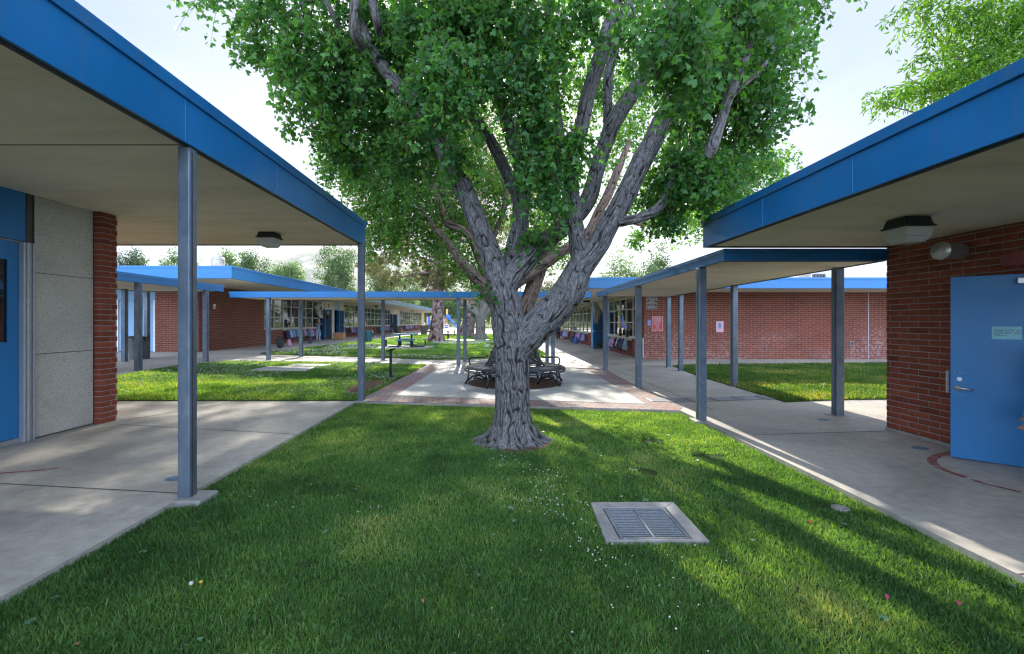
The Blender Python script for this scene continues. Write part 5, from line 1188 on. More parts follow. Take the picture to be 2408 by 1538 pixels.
B = [Bp(600,20,6.0,130,85,.6,38), Bp(690,110,6.1,95,75,.6,36), Bp(740,230,6.3,85,75,.6,44), Bp(790,150,6.2,120,110,.7,70), Bp(900,210,6.4,130,120,.7,86), Bp(850,340,7.2,90,70,.7,46), Bp(790,320,7.2,45,60,.5,18),
  Bp(960,330,6.6,80,90,.6,48), Bp(1045,210,5.3,75,110,.45,70,1.0), Bp(1040,60,5.6,140,80,.6,80), Bp(920,40,6.0,120,60,.6,50), Bp(1180,50,5.6,110,80,.6,66), Bp(1250,190,5.5,55,110,.4,44), Bp(1160,180,5.5,50,60,.3,20), Bp(1275,390,5.6,40,75,.25,34), Bp(1260,290,5.6,40,60,.25,20),
  Bp(1345,345,5.6,42,30,.2,14), Bp(1300,470,5.6,22,50,.2,11), Bp(1325,70,5.5,50,60,.5,16), Bp(1395,20,5.0,50,35,.4,9), Bp(1495,60,5.6,45,50,.5,10), Bp(1600,130,4.4,62,125,.35,54,1.0), Bp(1700,90,5.2,110,100,.6,74), Bp(1800,40,5.8,95,55,.6,44), Bp(1890,20,6.2,60,35,.5,14),
  Bp(1760,180,6.0,95,90,.6,64), Bp(1830,150,6.4,42,28,.4,12), Bp(1660,260,6.3,65,110,.6,56), Bp(1790,260,6.2,50,70,.4,28), Bp(1740,350,6.5,55,55,.5,24), Bp(1620,430,6.2,85,70,.5,56), Bp(1690,440,6.3,60,55,.5,26), Bp(1255,570,6.2,14,16,.12,5), Bp(1560,520,6.3,35,20,.3,8), Bp(1590,440,5.9,30,35,.3,16), Bp(1600,380,5.8,30,40,.3,16), Bp(1090,380,5.9,22,25,.15,7), Bp(1138,690,6.4,10,12,.1,2)]
P_, D_, S_, T_ = sprays(B, 1.6, np.random.default_rng(21), cnt=(13, 28), size=(.055, .092))
# the crown above the picture: coarser leaves, same tree
twigs(tree, .0035)
U = [(-2.6,6.2,7.2,1.6,1.6,1.3,70,1.7), (-.8,5.6,7.6,1.6,1.8,1.4,90,1.7), (1.0,5.8,7.8,1.6,1.8,1.5,80,1.7), (2.4,6.4,7.2,1.2,1.6,1.2,46,1.7), (-.6,7.4,8.8,1.9,1.6,1.5,80,1.8), (.9,7.0,9.6,1.6,1.6,1.4,60,1.8), (-1.8,4.4,6.6,1.3,1.0,.9,40,1.5), (.2,4.2,6.9,1.5,1.0,.9,50,1.5), (-.3,6.4,10.8,1.3,1.3,1.2,40,1.8)]
P2, D2, S2, T2 = sprays(U, 1.0, np.random.default_rng(22), cnt=(12, 22), size=(.055, .085), spread=.09)
leaves('crown', np.vstack([P_, P2]), np.vstack([D_, D2]), np.concatenate([S_, S2]), m_gleaf, tree, tint=np.concatenate([T_, T2]))
# ---- second ginkgo inside the round bench
tree = thing('ginkgo_tree', (BC[0], BC[1], 0), 'second ginkgo tree growing inside the round bench, behind the big trunk', 'tree'); bk = Bark()
def L2(pts, seed, amp=.03): P, R = T(pts); bk.limb(P, R, .035, amp, .08, .26, seed=seed)
bk.limb([(.38,12.1,-.05),(.38,12.1,.15),(.37,12.1,.6),(.38,12.1,1.2),(.5,12.1,1.75)], [.30,.26,.24,.25,.24], .035, .03, .08, .34, flare=[(a, .4, .12, .07) for a in (0, 1.2, 2.5, 3.9, 5.2)], seed=31, cap=False)
L2([(1212,770,12.1,50),(1229,735,12.1,44),(1245,700,12.1,36),(1262,650,12.1,36),(1274,615,12.2,34),(1300,560,12.3,30),(1330,480,12.4,26),(1350,380,12.5,22),(1360,280,12.5,16)], 32)
L2([(1225,745,12.2,26),(1250,700,12.2,20),(1246,670,12.2,18),(1240,640,12.2,18)], 33)
L2([(1200,680,11.9,26),(1213,668,11.9,25),(1258,638,11.8,25),(1296,611,11.7,24),(1333,584,11.6,23),(1382,548,11.5,22),(1407,499,11.4,21),(1427,464,11.3,22),(1452,402,11.2,19),(1467,365,11.3,14),(1480,330,11.6,9)], 34)
L2([(1366,600,11.9,20),(1382,564,11.8,22),(1400,522,11.8,22),(1440,500,11.9,16),(1500,525,12,12),(1560,530,12,9)], 35)
L2([(1195,760,11.9,40),(1165,715,11.9,34),(1138,675,11.8,30),(1116,651,11.8,27),(1086,616,11.7,23),(1059,576,11.6,17),(1027,541,11.5,14),(1004,512,11.5,11),(985,480,11.5,8)], 36)
L2([(1175,720,12.3,24),(1140,640,12.4,22),(1109,564,12.5,20),(1071,522,12.6,18),(1041,459,12.6,17),(1012,434,12.6,15),(985,400,12.6,12)], 37)
L2([(1109,564,12.2,18),(1085,540,12.1,18),(1054,527,12.1,18),(1035,480,12.0,15),(1002,397,12,12),(985,350,12,9)], 38)
for i, pt in enumerate((((985,470,12,13),(960,410,12,15),(942,372,12,14),(930,353,12,13),(915,310,12,9)), ((945,460,12.2,10),(927,440,12.2,15),(910,402,12.2,14),(895,387,12.2,13),(880,360,12.2,9)), ((1160,560,12.8,12),(1190,470,12.8,12),(1180,400,12.8,10)), ((1130,600,12.4,12),(1131,520,12.4,10),(1120,470,12.4,8)))): L2(pt, 50+i, .015)
bk.build('trunk', m_ginkgo2, tree)
B = [Bp(830,400,12,75,55,.9,60), Bp(800,370,12,50,35,.6,22), Bp(900,420,12,85,80,1.0,90), Bp(960,500,11.8,90,75,.9,90), Bp(900,500,12,60,50,.8,36), Bp(1010,440,12.4,80,110,1.0,90), Bp(1090,520,12.8,60,80,.8,50), Bp(1110,400,13,80,110,1,80), Bp(940,300,13,110,80,1,80), Bp(1040,300,13.5,100,90,1,70), Bp(1030,590,12,70,50,.7,30), Bp(1110,640,12.3,55,40,.6,24), Bp(900,570,12,50,35,.6,18),
  Bp(1190,450,13,60,90,.8,50), Bp(1260,520,12.8,55,90,.8,50), Bp(1300,590,12.3,45,50,.7,16), Bp(1290,360,13,80,90,1,60), Bp(1310,220,13,90,80,1,50), Bp(1420,230,13,70,80,1,46), Bp(1460,330,12.5,60,75,.8,44), Bp(1500,440,12.3,45,60,.7,28), Bp(1400,420,12.8,35,60,.7,9), Bp(1530,230,12.8,55,80,.9,40), Bp(1590,330,12.4,60,80,.8,48),
  Bp(1600,520,12,85,35,.7,34), Bp(1680,470,12,85,50,.8,54), Bp(1760,410,12,70,45,.7,44), Bp(1810,375,12,42,22,.5,14), Bp(1650,380,12.4,80,70,.9,50), Bp(1500,560,11.9,22,16,.3,5), Bp(1200,300,13.2,80,90,1,50), Bp(1200,120,13.5,120,80,1,50), Bp(1050,150,13.5,120,80,1,50), Bp(1480,120,13.5,110,70,1,34), Bp(1620,180,13,70,90,1,36), Bp(890,180,13.5,110,70,1,40)]
P_, D_, S_, T_ = sprays(B, 1.9, np.random.default_rng(23), L=(.3, .7), cnt=(12, 24), size=(.060, .095), spread=.075)
twigs(tree, .005)
U = [(-2.5,12,8.5,2.2,1.8,1.4,90,1.9), (0,12,9.6,2.2,2.0,1.6,90,1.9), (2.4,12,9.0,2.0,1.8,1.5,60,1.9), (0,12.5,11.6,1.8,1.6,1.4,50,1.9)]
P2, D2, S2, T2 = sprays(U, .8, np.random.default_rng(24), cnt=(12, 20), size=(.06, .09), spread=.1)
leaves('crown', np.vstack([P_, P2]), np.vstack([D_, D2]), np.concatenate([S_, S2]), m_gleaf2, tree, tint=np.concatenate([T_, T2]))
STEMS.clear()
# ---- pines
def tufts(blobs, rng, per=26, L=.16):
    """star-shaped clumps of long needles"""
    Ps = []; Ds = []; Ss = []; Ts = []
    for (x, y, z, rx, ry, rz, n) in blobs:
        for _ in range(int(n)):
            v = rng.normal(size=3); v /= np.linalg.norm(v); r_ = rng.random()**.5; o = np.array([x+v[0]*rx*r_, y+v[1]*ry*r_, z+v[2]*rz*r_])
            d = rng.normal(size=(per, 3)); d /= np.linalg.norm(d, axis=1)[:, None]; d[:, 2] += .1
            Ps.append(np.tile(o, (per, 1))+d*.02); Ds.append(d); Ss.append(rng.uniform(.7, 1.2, per)*L); Ts.append(np.clip(rng.normal(.45, .22, per)+rng.normal(0, .2), 0, 1))
    return np.vstack(Ps), np.vstack(Ds), np.concatenate(Ss), np.concatenate(Ts)
NEED = (np.array([(-.055, 0, 0), (.055, 0, 0), (0, 1., 0)]), np.array([(0, 1, 2)]))
def pine(loc, trunk, R, blobs, label, seed, brs):
    t = thing('pine_tree', loc, label, 'tree'); k = Bark(); k.limb(trunk, R, .07, .09, .17, .40, flare=[(a, .4, .35, .30) for a in (0.3, 1.4, 2.6, 3.7, 4.9, 5.7)], seed=seed, cap=False)
    for (a, b_, c_, r) in brs: k.limb([a, b_, c_], [r, r*.6, r*.25], .15, .02, .12, .3, seed=seed+3)
    k.build('trunk', m_pine, t); rng = np.random.default_rng(seed); p, d, s, tt = tufts(blobs, rng, 30, .30); leaves('crown', p, d, s, m_needle, t, NEED, tt); return t
Yp = 35.; xb = (1026-VX)*Yp/F
def W(px, py, Y=Yp): v = PY(px, py, Y); return (v.x, v.y, v.z)
bl = []
for (px, py, rx, ry, n) in ((850,500,35,40,34),(890,540,55,55,90),(950,590,60,45,110),(880,620,45,30,60),(1000,640,50,35,100),(930,660,45,22,50),(1050,590,50,50,90),(1000,540,50,50,60),(1040,660,40,25,60),(1080,640,35,30,40),(1150,560,70,70,60),(1250,500,100,90,60),(1100,450,100,80,60),(960,440,90,70,50),(1010,690,25,16,24),(1180,640,60,40,40)):
    v = W(px, py); bl.append((v[0], v[1]+random.uniform(-1.2, 1.2), v[2], rx*Yp/F, 1.5, ry*Yp/F, n*1.9))
for (x_, y_, z_, rx_, ry_, rz_, n_) in ((-3.2,34,11.5,2.6,2.2,1.4,110),(-1.5,35,13.2,3.4,2.4,1.3,150),(-4.5,35,15.2,4.4,2.6,1.5,190),(1.3,35,12.0,2.3,2.0,1.3,110),(-2,36,9.5,3.4,2.0,1.2,100),(-2.4,34,16.5,2.6,2.6,1.5,130),(-6.5,35,17.0,2.6,2.2,1.3,100),(-3.5,35,19,3.4,2.4,1.5,120)):
    bl.append((x_, y_, z_, rx_, ry_, rz_, n_*2.6))
brs = [(W(1030,y0), W((1030+x1)/2, (y0+y1)/2-6), W(x1,y1), .12) for (y0, x1, y1) in ((620,880,580),(600,860,520),(640,920,660),(560,900,500),(630,1100,600),(590,1150,560),(560,1200,500),(650,1000,690),(500,960,430),(480,1120,400))]
pine((xb, Yp, 0), [(xb, Yp, -.1), (xb, Yp, .3), (xb+.02, Yp, 1.2), W(1029,740), W(1031,690), W(1033,620), W(1036,520), W(1040,400), W(1045,250)], [.68,.58,.50,.47,.44,.42,.36,.28,.12], bl, 'tall pine with a thick scaly trunk beside the picnic tables', 61, brs)
Y4 = 52.
bl = [(*W(px, py, Y4), rx*Y4/F, 2., ry*Y4/F, n) for (px, py, rx, ry, n) in ((1130,590,50,50,60),(1180,640,50,40,60),(1250,650,55,40,70),(1290,690,45,25,50),(1320,640,50,30,40),(1230,580,60,50,60))]
pine((W(1098,785,Y4)[0], Y4, 0), [W(1096,792,Y4), W(1098,780,Y4), W(1102,760,Y4), W(1108,735,Y4), W(1113,710,Y4), W(1122,670,Y4), W(1140,600,Y4)], [1.0,.85,.72,.66,.6,.5,.3], bl, 'leaning pine with reddish scaly bark far behind the round bench', 67, [(W(1122,680,Y4), W(1180,660,Y4), W(1240,650,Y4), .15), (W(1140,610,Y4), W(1200,600,Y4), W(1260,590,Y4), .12)])
# ---- broadleaf trees
def crownblobs(c, R, hgt, rng, n, k=14):
    out = []
    for i in range(k):
        v = rng.normal(size=3); v /= np.linalg.norm(v); v[2] = rng.uniform(-.55, .95); v[:2] *= (1.15-abs(v[2])*.45)
        out.append((c[0]+v[0]*R*.62, c[1]+v[1]*R*.62, c[2]+v[2]*hgt*.5, R*rng.uniform(.28, .5), R*rng.uniform(.28, .5), hgt*rng.uniform(.16, .28), n/k))
    return out
def broad(x, y, z0, top, R, label, seed, mm=None, lf=.22, n=60, group=None, trunkr=.18, tmat=None, name='tree', mul=1):
    rng = np.random.default_rng(seed); t = thing(name, (x, y, z0), label, 'tree', group); hc = z0+(top-z0)*.62; hh = (top-z0)*.76
    bl = crownblobs((x, y, hc), R, hh, rng, n); p, d, s, tt = sprays(bl, 1., rng, droop=.3, L=(.4, 1.0), cnt=(12, 20), size=(lf*.7, lf*1.2), spread=lf*1.3)
    k = Bark(); k.limb([(x, y, z0-.1), (x+.1, y, z0+(top-z0)*.3), (x-.1, y, z0+(top-z0)*.75)], [trunkr, trunkr*.8, trunkr*.3], .3, .02, .15, .5, seed=seed)
    for b_ in bl: k.limb([(x, y, z0+(top-z0)*.25), ((x+b_[0])/2, (y+b_[1])/2, (z0+b_[2])/2+.5), b_[:3]], [trunkr*.5, trunkr*.3, trunkr*.1], .3, .01, .15, .5, seed=seed)
    k.build('trunk', tmat or m_smooth, t); leaves('crown', p, d, s, mm or m_broad, t, (OVAL, OVALF), tt, rng); return t
def bgt(px, top, w, Y, label, seed, mm=None, lf=.28, n=60, grp='trees beyond the school roofs'):
    n *= 5; lf *= 1.45
    x = (px-VX)*Y/F; tp = HC+(VY-top)*Y/F; return broad(x, Y, 0, tp, w/2*Y/F, label, seed, mm, lf, n, grp)
bgt(300, 585, 60, 88, 'dark conifer-like tree at the far left, above the blue double doors', 101, m_hedge, .22, 80)
bgt(338, 617, 30, 95, 'low dark tree top just right of the far left conifer', 102, m_hedge, .25, 30)
bgt(388, 614, 36, 90, 'small light tree top left of the near blue post', 103, m_pale, .25, 30)
bgt(418, 602, 40, 88, 'green tree top partly hidden by the near blue post', 104, m_broad, .25, 40)
bgt(470, 606, 40, 92, 'light tree top just right of the near blue post', 105, m_pale, .25, 40)
bgt(540, 599, 44, 88, 'light green tree top behind the round roof vent', 106, m_pale, .25, 50)
bgt(582, 597, 56, 86, 'round dense green tree top right of the roof vent', 107, m_broad, .25, 80)
bgt(619, 614, 28, 88, 'small green tree top beside the round dense one', 108, m_broad, .25, 30)
bgt(680, 620, 86, 86, 'wide pale green tree in front of the hazy hill', 109, m_pale, .28, 90)
bgt(798, 592, 96, 90, 'tall feathery tree left of the far blue corner post', 110, m_broad, .26, 120)
bgt(895, 616, 90, 92, 'soft green tree just right of the far blue corner post', 111, m_broad, .28, 90)
bgt(960, 640, 70, 96, 'light green tree behind the pine branches', 112, m_pale, .28, 70)
bgt(1470, 606, 96, 62, 'pale sparse tree above the back right blue roof', 113, m_pale, .20, 70)
bgt(1545, 596, 72, 60, 'darker bushy tree right of the pale one above the back right roof', 114, m_broad, .20, 80)
bgt(1424, 640, 30, 64, 'tiny tree top just above the left end of the back right roof', 115, m_pale, .2, 16)
farlab = ['green tree in the far row, just left of the playground slide', 'pale tree in the far row, right of the playground slide', 'dark tree in the far row, directly behind the big trunk', 'green tree in the far row, right of the big trunk',
 'pale tree in the far row, left of the right walkway', 'dark tree in the far row, at the end of the right walkway', 'green far tree between the pine trunk and the left wing', 'tall pale far tree above the leaning pine', 'tall dark far tree behind the forked trunk', 'green far tree left of the pine trunk', 'pale far tree at the left end of the far row', 'dark far tree at the right end of the far row']
for i, (px, top, w, Y) in enumerate(((1060,690,90,128),(1120,700,90,140),(1200,690,100,126),(1270,700,90,138),(1330,690,90,130),(1390,700,80,140),(1010,700,70,136),(1160,670,100,150),(1300,670,100,152),(900,690,90,140),(820,700,90,150),(1450,700,90,150))):
    bgt(px, top, w, Y, farlab[i], 130+i, (m_broad, m_pale, m_hedge)[i % 3], .34, 90, 'trees in a row behind the playground')
# multi-limbed grey tree
gx = W(1130, 797, 43)[0]; t = thing('shade_tree', (gx, 43, 0), 'smooth grey tree forking low with spreading limbs right of the pines', 'tree'); k = Bark()
def W3(px, py): return W(px, py, 43)
k.limb([W3(1130,801), W3(1130,796), W3(1130,780), W3(1130,758), W3(1128,740)], [.80,.62,.46,.46,.5], .12, .02, .2, .6, flare=[(a, .4, .3, .35) for a in (0, 1.5, 3.1, 4.6)], seed=71, cap=False)
for j, (pp, rr) in enumerate((([W3(1130,750), W3(1118,735), W3(1105,727), W3(1085,712), W3(1060,695), W3(1035,660)], [.40,.34,.30,.24,.2,.12]), ([W3(1131,745), W3(1136,725), W3(1138,705), W3(1145,670), W3(1150,620)], [.42,.36,.34,.26,.12]), ([W3(1124,738), W3(1115,723), W3(1112,715)], [.28,.24,.22]), ([W3(1138,745), W3(1150,730), W3(1175,700), W3(1200,660)], [.25,.2,.16,.1]))):
    k.limb(pp, rr, .15, .02, .2, .6, seed=72+j)
k.build('trunk', m_smooth, t)
bl = [(*W3(px, py), rx*43/F, 1.6, ry*43/F, n) for (px, py, rx, ry, n) in ((1040,650,40,30,40),(1090,620,50,40,60),(1140,600,50,40,60),(1090,670,40,22,34),(1060,690,25,12,14),(1180,620,50,40,50),(1130,670,30,20,24),(1190,680,30,20,20),(1030,600,40,40,40))]
bl += [(-1.5,43,9.5,3.4,2.2,1.6,130),(1.5,43,10.5,2.6,2.2,1.6,90),(-3.5,43,11.5,3,2.2,1.6,90),(.8,42,7.6,2.4,1.8,1.2,60),(3.4,44,8.2,2.4,1.8,1.5,80),(4.2,43,11,2.4,1.8,1.5,70)]
p, d, s, tt = sprays(bl, 1.2, np.random.default_rng(77), droop=.4, L=(.3, .8), cnt=(10, 18), size=(.12, .20), spread=.2); leaves('crown', p, d, s, m_broad, t, (OVAL, OVALF), tt)
# maple leaning over the right roof
t = thing('maple_tree', (17.5, 15.5, 0), 'bright yellow-green maple reaching over the near right roof', 'tree'); k = Bark()
Ym = 13.
def W4(px, py, Y=Ym): return W(px, py, Y)
k.limb([(17.5,15.5,-.1),(17.4,15.4,2.5),(17.0,15,5.5),(16.6,14.5,8),(16.5,14.2,10.5)], [.3,.26,.22,.18,.1], .1, .015, .1, .3, seed=81)
for (px, py) in ((2200,60),(2130,180),(2060,240),(2250,130),(2300,20),(2350,150),(2150,20),(2380,60)):
    e = W4(px, py); s_ = (16.9, 14.8, 6.5); k.limb([s_, ((s_[0]+e[0])/2, (s_[1]+e[1])/2, (s_[2]+e[2])/2+.4), e], [.07,.04,.01], .15, .005, .1, .3, seed=82)
k.build('trunk', m_smooth, t)
bl = [Bp(px, py, Ym, rx, ry, .8, n) for (px, py, rx, ry, n) in ((2360,50,80,70,80),(2290,60,70,60,60),(2220,20,70,35,36),(2330,150,70,60,60),(2270,150,60,45,44),(2200,180,65,32,40),(2130,220,55,20,22),(2080,230,34,12,8),(2250,200,60,30,30),(2200,110,45,20,18),(2400,130,60,80,50),(2160,60,50,15,8),(2170,8,40,14,8),(2450,60,80,100,60))]
STEMS.clear()
p, d, s, tt = sprays(bl, 1.1, np.random.default_rng(83), droop=.35, L=(.3, .6), cnt=(12, 22), size=(.12, .20), spread=.11)
MAP = (np.array([(0,0,0), (-.17,.42,.04), (0,1.0,-.10), (.17,.42,.04)]), OVALF)
leaves('crown', p, d, s, m_maple, t, MAP, tt); STEMS.clear()
# far wood closing the horizon, read as one mass
rng = np.random.default_rng(201)
bl = []
for i in range(70):
    x = -170+340*(i+rng.random())/70; Y = rng.uniform(165, 185); h = rng.uniform(7, 12)
    bl.append((x, Y, h*.5, 3.6, 3.0, h*.5, 70))
p, d, s_, tt = sprays(bl, 1., rng, droop=.3, L=(.8, 1.6), cnt=(8, 12), size=(.6, .95), spread=.7)
o = leaves('far_trees', p, d, s_, m_broad, None, (OVAL, OVALF), tt, rng); o['kind'] = 'stuff'; o['label'] = 'far green wood closing the view behind the playground'; o['category'] = 'trees'
# ================= hills
def hill():
    xs = np.linspace(-2600, 900, 90); ys = np.linspace(1500, 2900, 30); X, Yg = np.meshgrid(xs, ys)
    px = 1171+X/Yg*F*1.0
    rid = 370*np.exp(-((X+1000)/560.)**2)+210*np.exp(-((X+300)/500.)**2)+150*np.exp(-((X+1900)/500.)**2)
    sh = np.clip(1-np.abs(Yg-2350)/850., 0, 1); n = vnoise((X+3000)/160, Yg/160, 10**6, 9)*.5+vnoise((X+3000)/60, Yg/60, 10**6, 10)*.25
    Z = rid*sh**.8*(.82+.3*n)-3; i = np.arange(29)[:, None]*90; k = np.arange(89)[None]; Fh = np.stack([i+k, i+k+1, i+k+91, i+k+90], -1).reshape(-1)
    o = npobj('hill', np.stack([X, Yg, Z], -1).reshape(-1, 3), Fh, np.full(29*89, 4), m_hill, smooth=True); o['kind'] = 'structure'
def _hill():
    t = NT('scrub_hillside'); n = t.noise(t.pos(), .012, 7, .7); t.col(t.ramp(n, [(.40, (.07, .09, .04)), (.52, (.16, .15, .08)), (.62, (.34, .29, .18))])); t.set(rough=1); return t.m
m_hill = _hill(); hill()
# ================= grass
def inpoly(x, y, poly):
    r = np.zeros(len(x), bool); j = len(poly)-1
    for i in range(len(poly)):
        xi, yi = poly[i]; xj, yj = poly[j]
        c = ((yi > y) != (yj > y)) & (x < (xj-xi)*(y-yi)/((yj-yi) if yj != yi else 1e-9)+xi); r ^= c; j = i
    return r
def pts_in(poly, n, rng, box=None, fade=None, excl=()):
    P = np.array(poly); x0, y0 = P.min(0); x1, y1 = P.max(0)
    if box: x0, y0, x1, y1 = max(x0, box[0]), max(y0, box[1]), min(x1, box[2]), min(y1, box[3])
    x = rng.uniform(x0, x1, n); y = rng.uniform(y0, y1, n); k = inpoly(x, y, poly) & (np.abs(x)/np.maximum(y, .1) < 1.35)
    for e in excl:
        if len(e) == 4 and not hasattr(e[0], '__len__'): k &= ~(((x-e[0])/e[2])**2+((y-e[1])/e[3])**2 < 1)
        else: k &= ~inpoly(x, y, e)
    return x[k], y[k], k.sum()
def mow(x, y, z, h, w, rng, lean=.55):
    n = len(x); a = rng.uniform(0, 2*np.pi, n); b_ = rng.uniform(0, 2*np.pi, n); ln = rng.uniform(.15, lean*1.6, n); hh = h*rng.uniform(.55, 1.25, n)*np.where(rng.random(n) < .03, 1.7, 1.); ww = w*rng.uniform(.7, 1.3, n)
    dx = np.cos(a)*ww/2; dy = np.sin(a)*ww/2; lx = np.cos(b_)*ln*hh; ly = np.sin(b_)*ln*hh
    V = np.zeros((n, 5, 3)); V[:, 0] = np.stack([x-dx, y-dy, z], 1); V[:, 1] = np.stack([x+dx, y+dy, z], 1)
    V[:, 2] = np.stack([x+dx*.8+lx*.4, y+dy*.8+ly*.4, z+hh*.6], 1); V[:, 3] = np.stack([x-dx*.8+lx*.4, y-dy*.8+ly*.4, z+hh*.6], 1); V[:, 4] = np.stack([x+lx, y+ly, z+hh*.95], 1)
    b5 = np.arange(n)[:, None]*5; Lq = np.concatenate([b5+np.array([[0,1,2,3]]), b5+np.array([[3,2,4]])], 1).ravel(); Cq = np.tile([4, 3], n)
    patch = vnoise(x*1.1+50, y*1.1+50, 10**6, 4)*.6+vnoise(x*4+50, y*4+50, 10**6, 5)*.4
    tt = np.clip(.46+1.15*(patch-.5)+rng.normal(0, .17, n), 0, 1); return V.reshape(-1, 3), Lq, Cq, np.repeat(tt, 5)
def grass(poly, bands, zoff, label, rng, excl=(), mm=None):
    Vs = []; Ls = []; Cs = []; Ts = []; o = 0
    for (ya, yb, dens, h, w) in bands:
        P = np.array(poly); x0 = max(P[:, 0].min(), -1.35*yb); x1 = min(P[:, 0].max(), 1.35*yb); y0 = max(P[:, 1].min(), ya); y1 = min(P[:, 1].max(), yb)
        if y1 <= y0 or x1 <= x0: continue
        x, y, n = pts_in(poly, int(dens*(x1-x0)*(y1-y0)), rng, (x0, y0, x1, y1), None, excl)
        if n == 0: continue
        V, L_2, C_, T3 = mow(x, y, Hn(x)+zoff, h, w, rng); Vs.append(V); Ls.append(L_2+o); Cs.append(C_); Ts.append(T3); o += len(V)
    ob = npobj('grass', np.vstack(Vs), np.concatenate(Ls), np.concatenate(Cs), mm or m_grass, attrs={'tint': np.concatenate(Ts)}); ob['kind'] = 'stuff'; ob['label'] = label; ob['category'] = 'grass'; return ob
def _grass(name, stops):
    t = NT(name); a = t.new('ShaderNodeAttribute', attribute_name='tint'); col = t.ramp(a.outputs['Fac'], stops); t.col(col); t.set(rough=.5, spec=.3)
    tr = t.new('ShaderNodeBsdfTranslucent'); ms = t.new('ShaderNodeMixShader'); ms.inputs[0].default_value = .48
    t.l.new(t.mix(1.0, col, (2.3, 1.9, .5), 'MULTIPLY'), tr.inputs['Color']); t.l.new(t.bs.outputs[0], ms.inputs[1]); t.l.new(tr.outputs[0], ms.inputs[2]); t.l.new(ms.outputs[0], t.out.inputs['Surface']); return t.m
m_grass = _grass('grass_blades', [(0, (.036, .105, .034)), (.45, (.088, .205, .058)), (.8, (.16, .30, .085)), (1, (.32, .37, .15))])
m_grass3 = _grass('dry_edge_grass', [(0, (.035, .095, .022)), (.45, (.075, .165, .036)), (.75, (.17, .22, .06)), (1, (.36, .30, .13))])
rg = np.random.default_rng(91)
a_ = np.linspace(0, 2*np.pi, 26, endpoint=False)
sheet('bare_soil', [(.21+.56*math.cos(q)*(1+.12*math.sin(3*q)), 6.22+.50*math.sin(q)*(1+.1*math.cos(5*q))) for q in a_], -.046, 0, m_soil)
sheet('bare_soil', [(-3.28+.30*math.cos(q)*(1+.2*math.sin(3*q)), 11.2+1.3*math.sin(q)) for q in a_], .017, 0, m_soil)
drain = [(.80,3.39),(1.575,3.385),(1.59,4.125),(.835,4.12)]
ex0 = [drain, (.21, 6.25, .52, .46), (2.14, 6.3, .16, .13), (1.65, 5.0, .10, .14), (2.9, 4.1, .1, .1), (-1.3, 3.1, .09, .05), (2.6, 5.6, .22, .10), (.6, 5.1, .1, .06), (-2.9, 4.2, .17, .17)]
grass([(-2.93,1.5),(-2.87,9.2),(3.30,8.2),(3.30,1.5)], [(1.6,2.8,12500,.036,.0055),(2.8,4.0,9500,.036,.0065),(4.0,5.6,6800,.036,.008),(5.6,9.3,4200,.040,.010)], -.053, 'green clover-dotted grass of the near lawn around the big tree', rg, ex0)
slabs = [[G2(*p) for p in [(570,875),(632,862.5),(750,864),(720,876)]], [G2(*p) for p in [(660,862.5),(700,856.5),(790,857),(765,863.5)]]]
bare = [(-3.25, 11.2, .30, 1.2), (-2.75, 12.7, .12, .12)]
grass(lawn1, [(8,11,2300,.05,.014),(11,14,1700,.05,.017),(14,19,1100,.055,.022)], .012, 'sunny grass full of white clover left of the plaza', rg, slabs+bare)
pads = [[G2(*p) for p in [(880,820),(1000,822.5),(1028,815),(905,812)]], [(-4.6,37.6),(-1,37.6),(-.6,41),(-4.3,41)]]
grass(lawn2, [(18,24,800,.06,.028),(24,34,420,.06,.040),(34,60,150,.07,.07)], .012, 'grass of the back lawn under the pines and picnic tables', rg, pads)
grass(lawn3, [(8.5,10.4,1900,.06,.015),(10.4,13,1400,.06,.019),(13,17,900,.06,.024)], .012, 'dry patched grass between the canopy and the chalky brick wall', rg, (), m_grass3)
# clover blossoms and leaves, litter
def dots(name, x, y, z, r, mm, label, cat):
    n = len(x); ico = np.array([(1,0,0),(-1,0,0),(0,1,0),(0,-1,0),(0,0,1),(0,0,-.8)]); fc = np.array([(0,2,4),(2,1,4),(1,3,4),(3,0,4),(2,0,5),(1,2,5),(3,1,5),(0,3,5)])
    V = np.stack([x, y, z], 1)[:, None]+ico[None]*r[:, None, None]; Fx = (fc[None]+(np.arange(n)*6)[:, None, None]).ravel()
    ob = npobj(name, V.reshape(-1, 3), Fx, np.full(n*8, 3), mm); ob['kind'] = 'stuff'; ob['label'] = label; ob['category'] = cat; return ob
m_clover = mat('white_clover_blossom', (.62, .60, .52), .8, 0, .1, 60)
def clus(c, s, n): return np.stack([rg.normal(c[0], s[0], n), rg.normal(c[1], s[1], n)], 1)
q_ = np.vstack([clus((.35,4.55), (.22,.35), 34), clus((.55,3.9), (.16,.3), 46), clus((.72,3.25), (.16,.16), 22), clus((.05,5.3), (.10,.12), 20), clus((-1.05,4.0), (.10,.12), 8), clus((.5,4.9), (.12,.1), 10), clus((1.15,3.05), (.3,.12), 10), clus((.9,2.5), (.35,.18), 10), clus((1.4,5.0), (.1,.1), 4), clus((-2.0,4.1), (.3,.3), 6)])
k = inpoly(q_[:, 0], q_[:, 1], [(-2.8,2),(-2.8,9),(3.2,8),(3.2,2)]) & ~inpoly(q_[:, 0], q_[:, 1], drain); q_ = q_[k]
dots('clover_blossoms', q_[:, 0], q_[:, 1], -.053+rg.uniform(.045, .07, len(q_)), rg.uniform(.0045, .008, len(q_)), m_clover, 'white clover blossoms scattered in the near lawn', 'clover')
x, y, n = pts_in(lawn1, 5200, rg, None, None, slabs+bare); k = (vnoise(x*.6+9, y*.6+9, 10**6, 3)+.22*rg.random(n)+.018*(-x-2) > .66); x = x[k]; y = y[k]
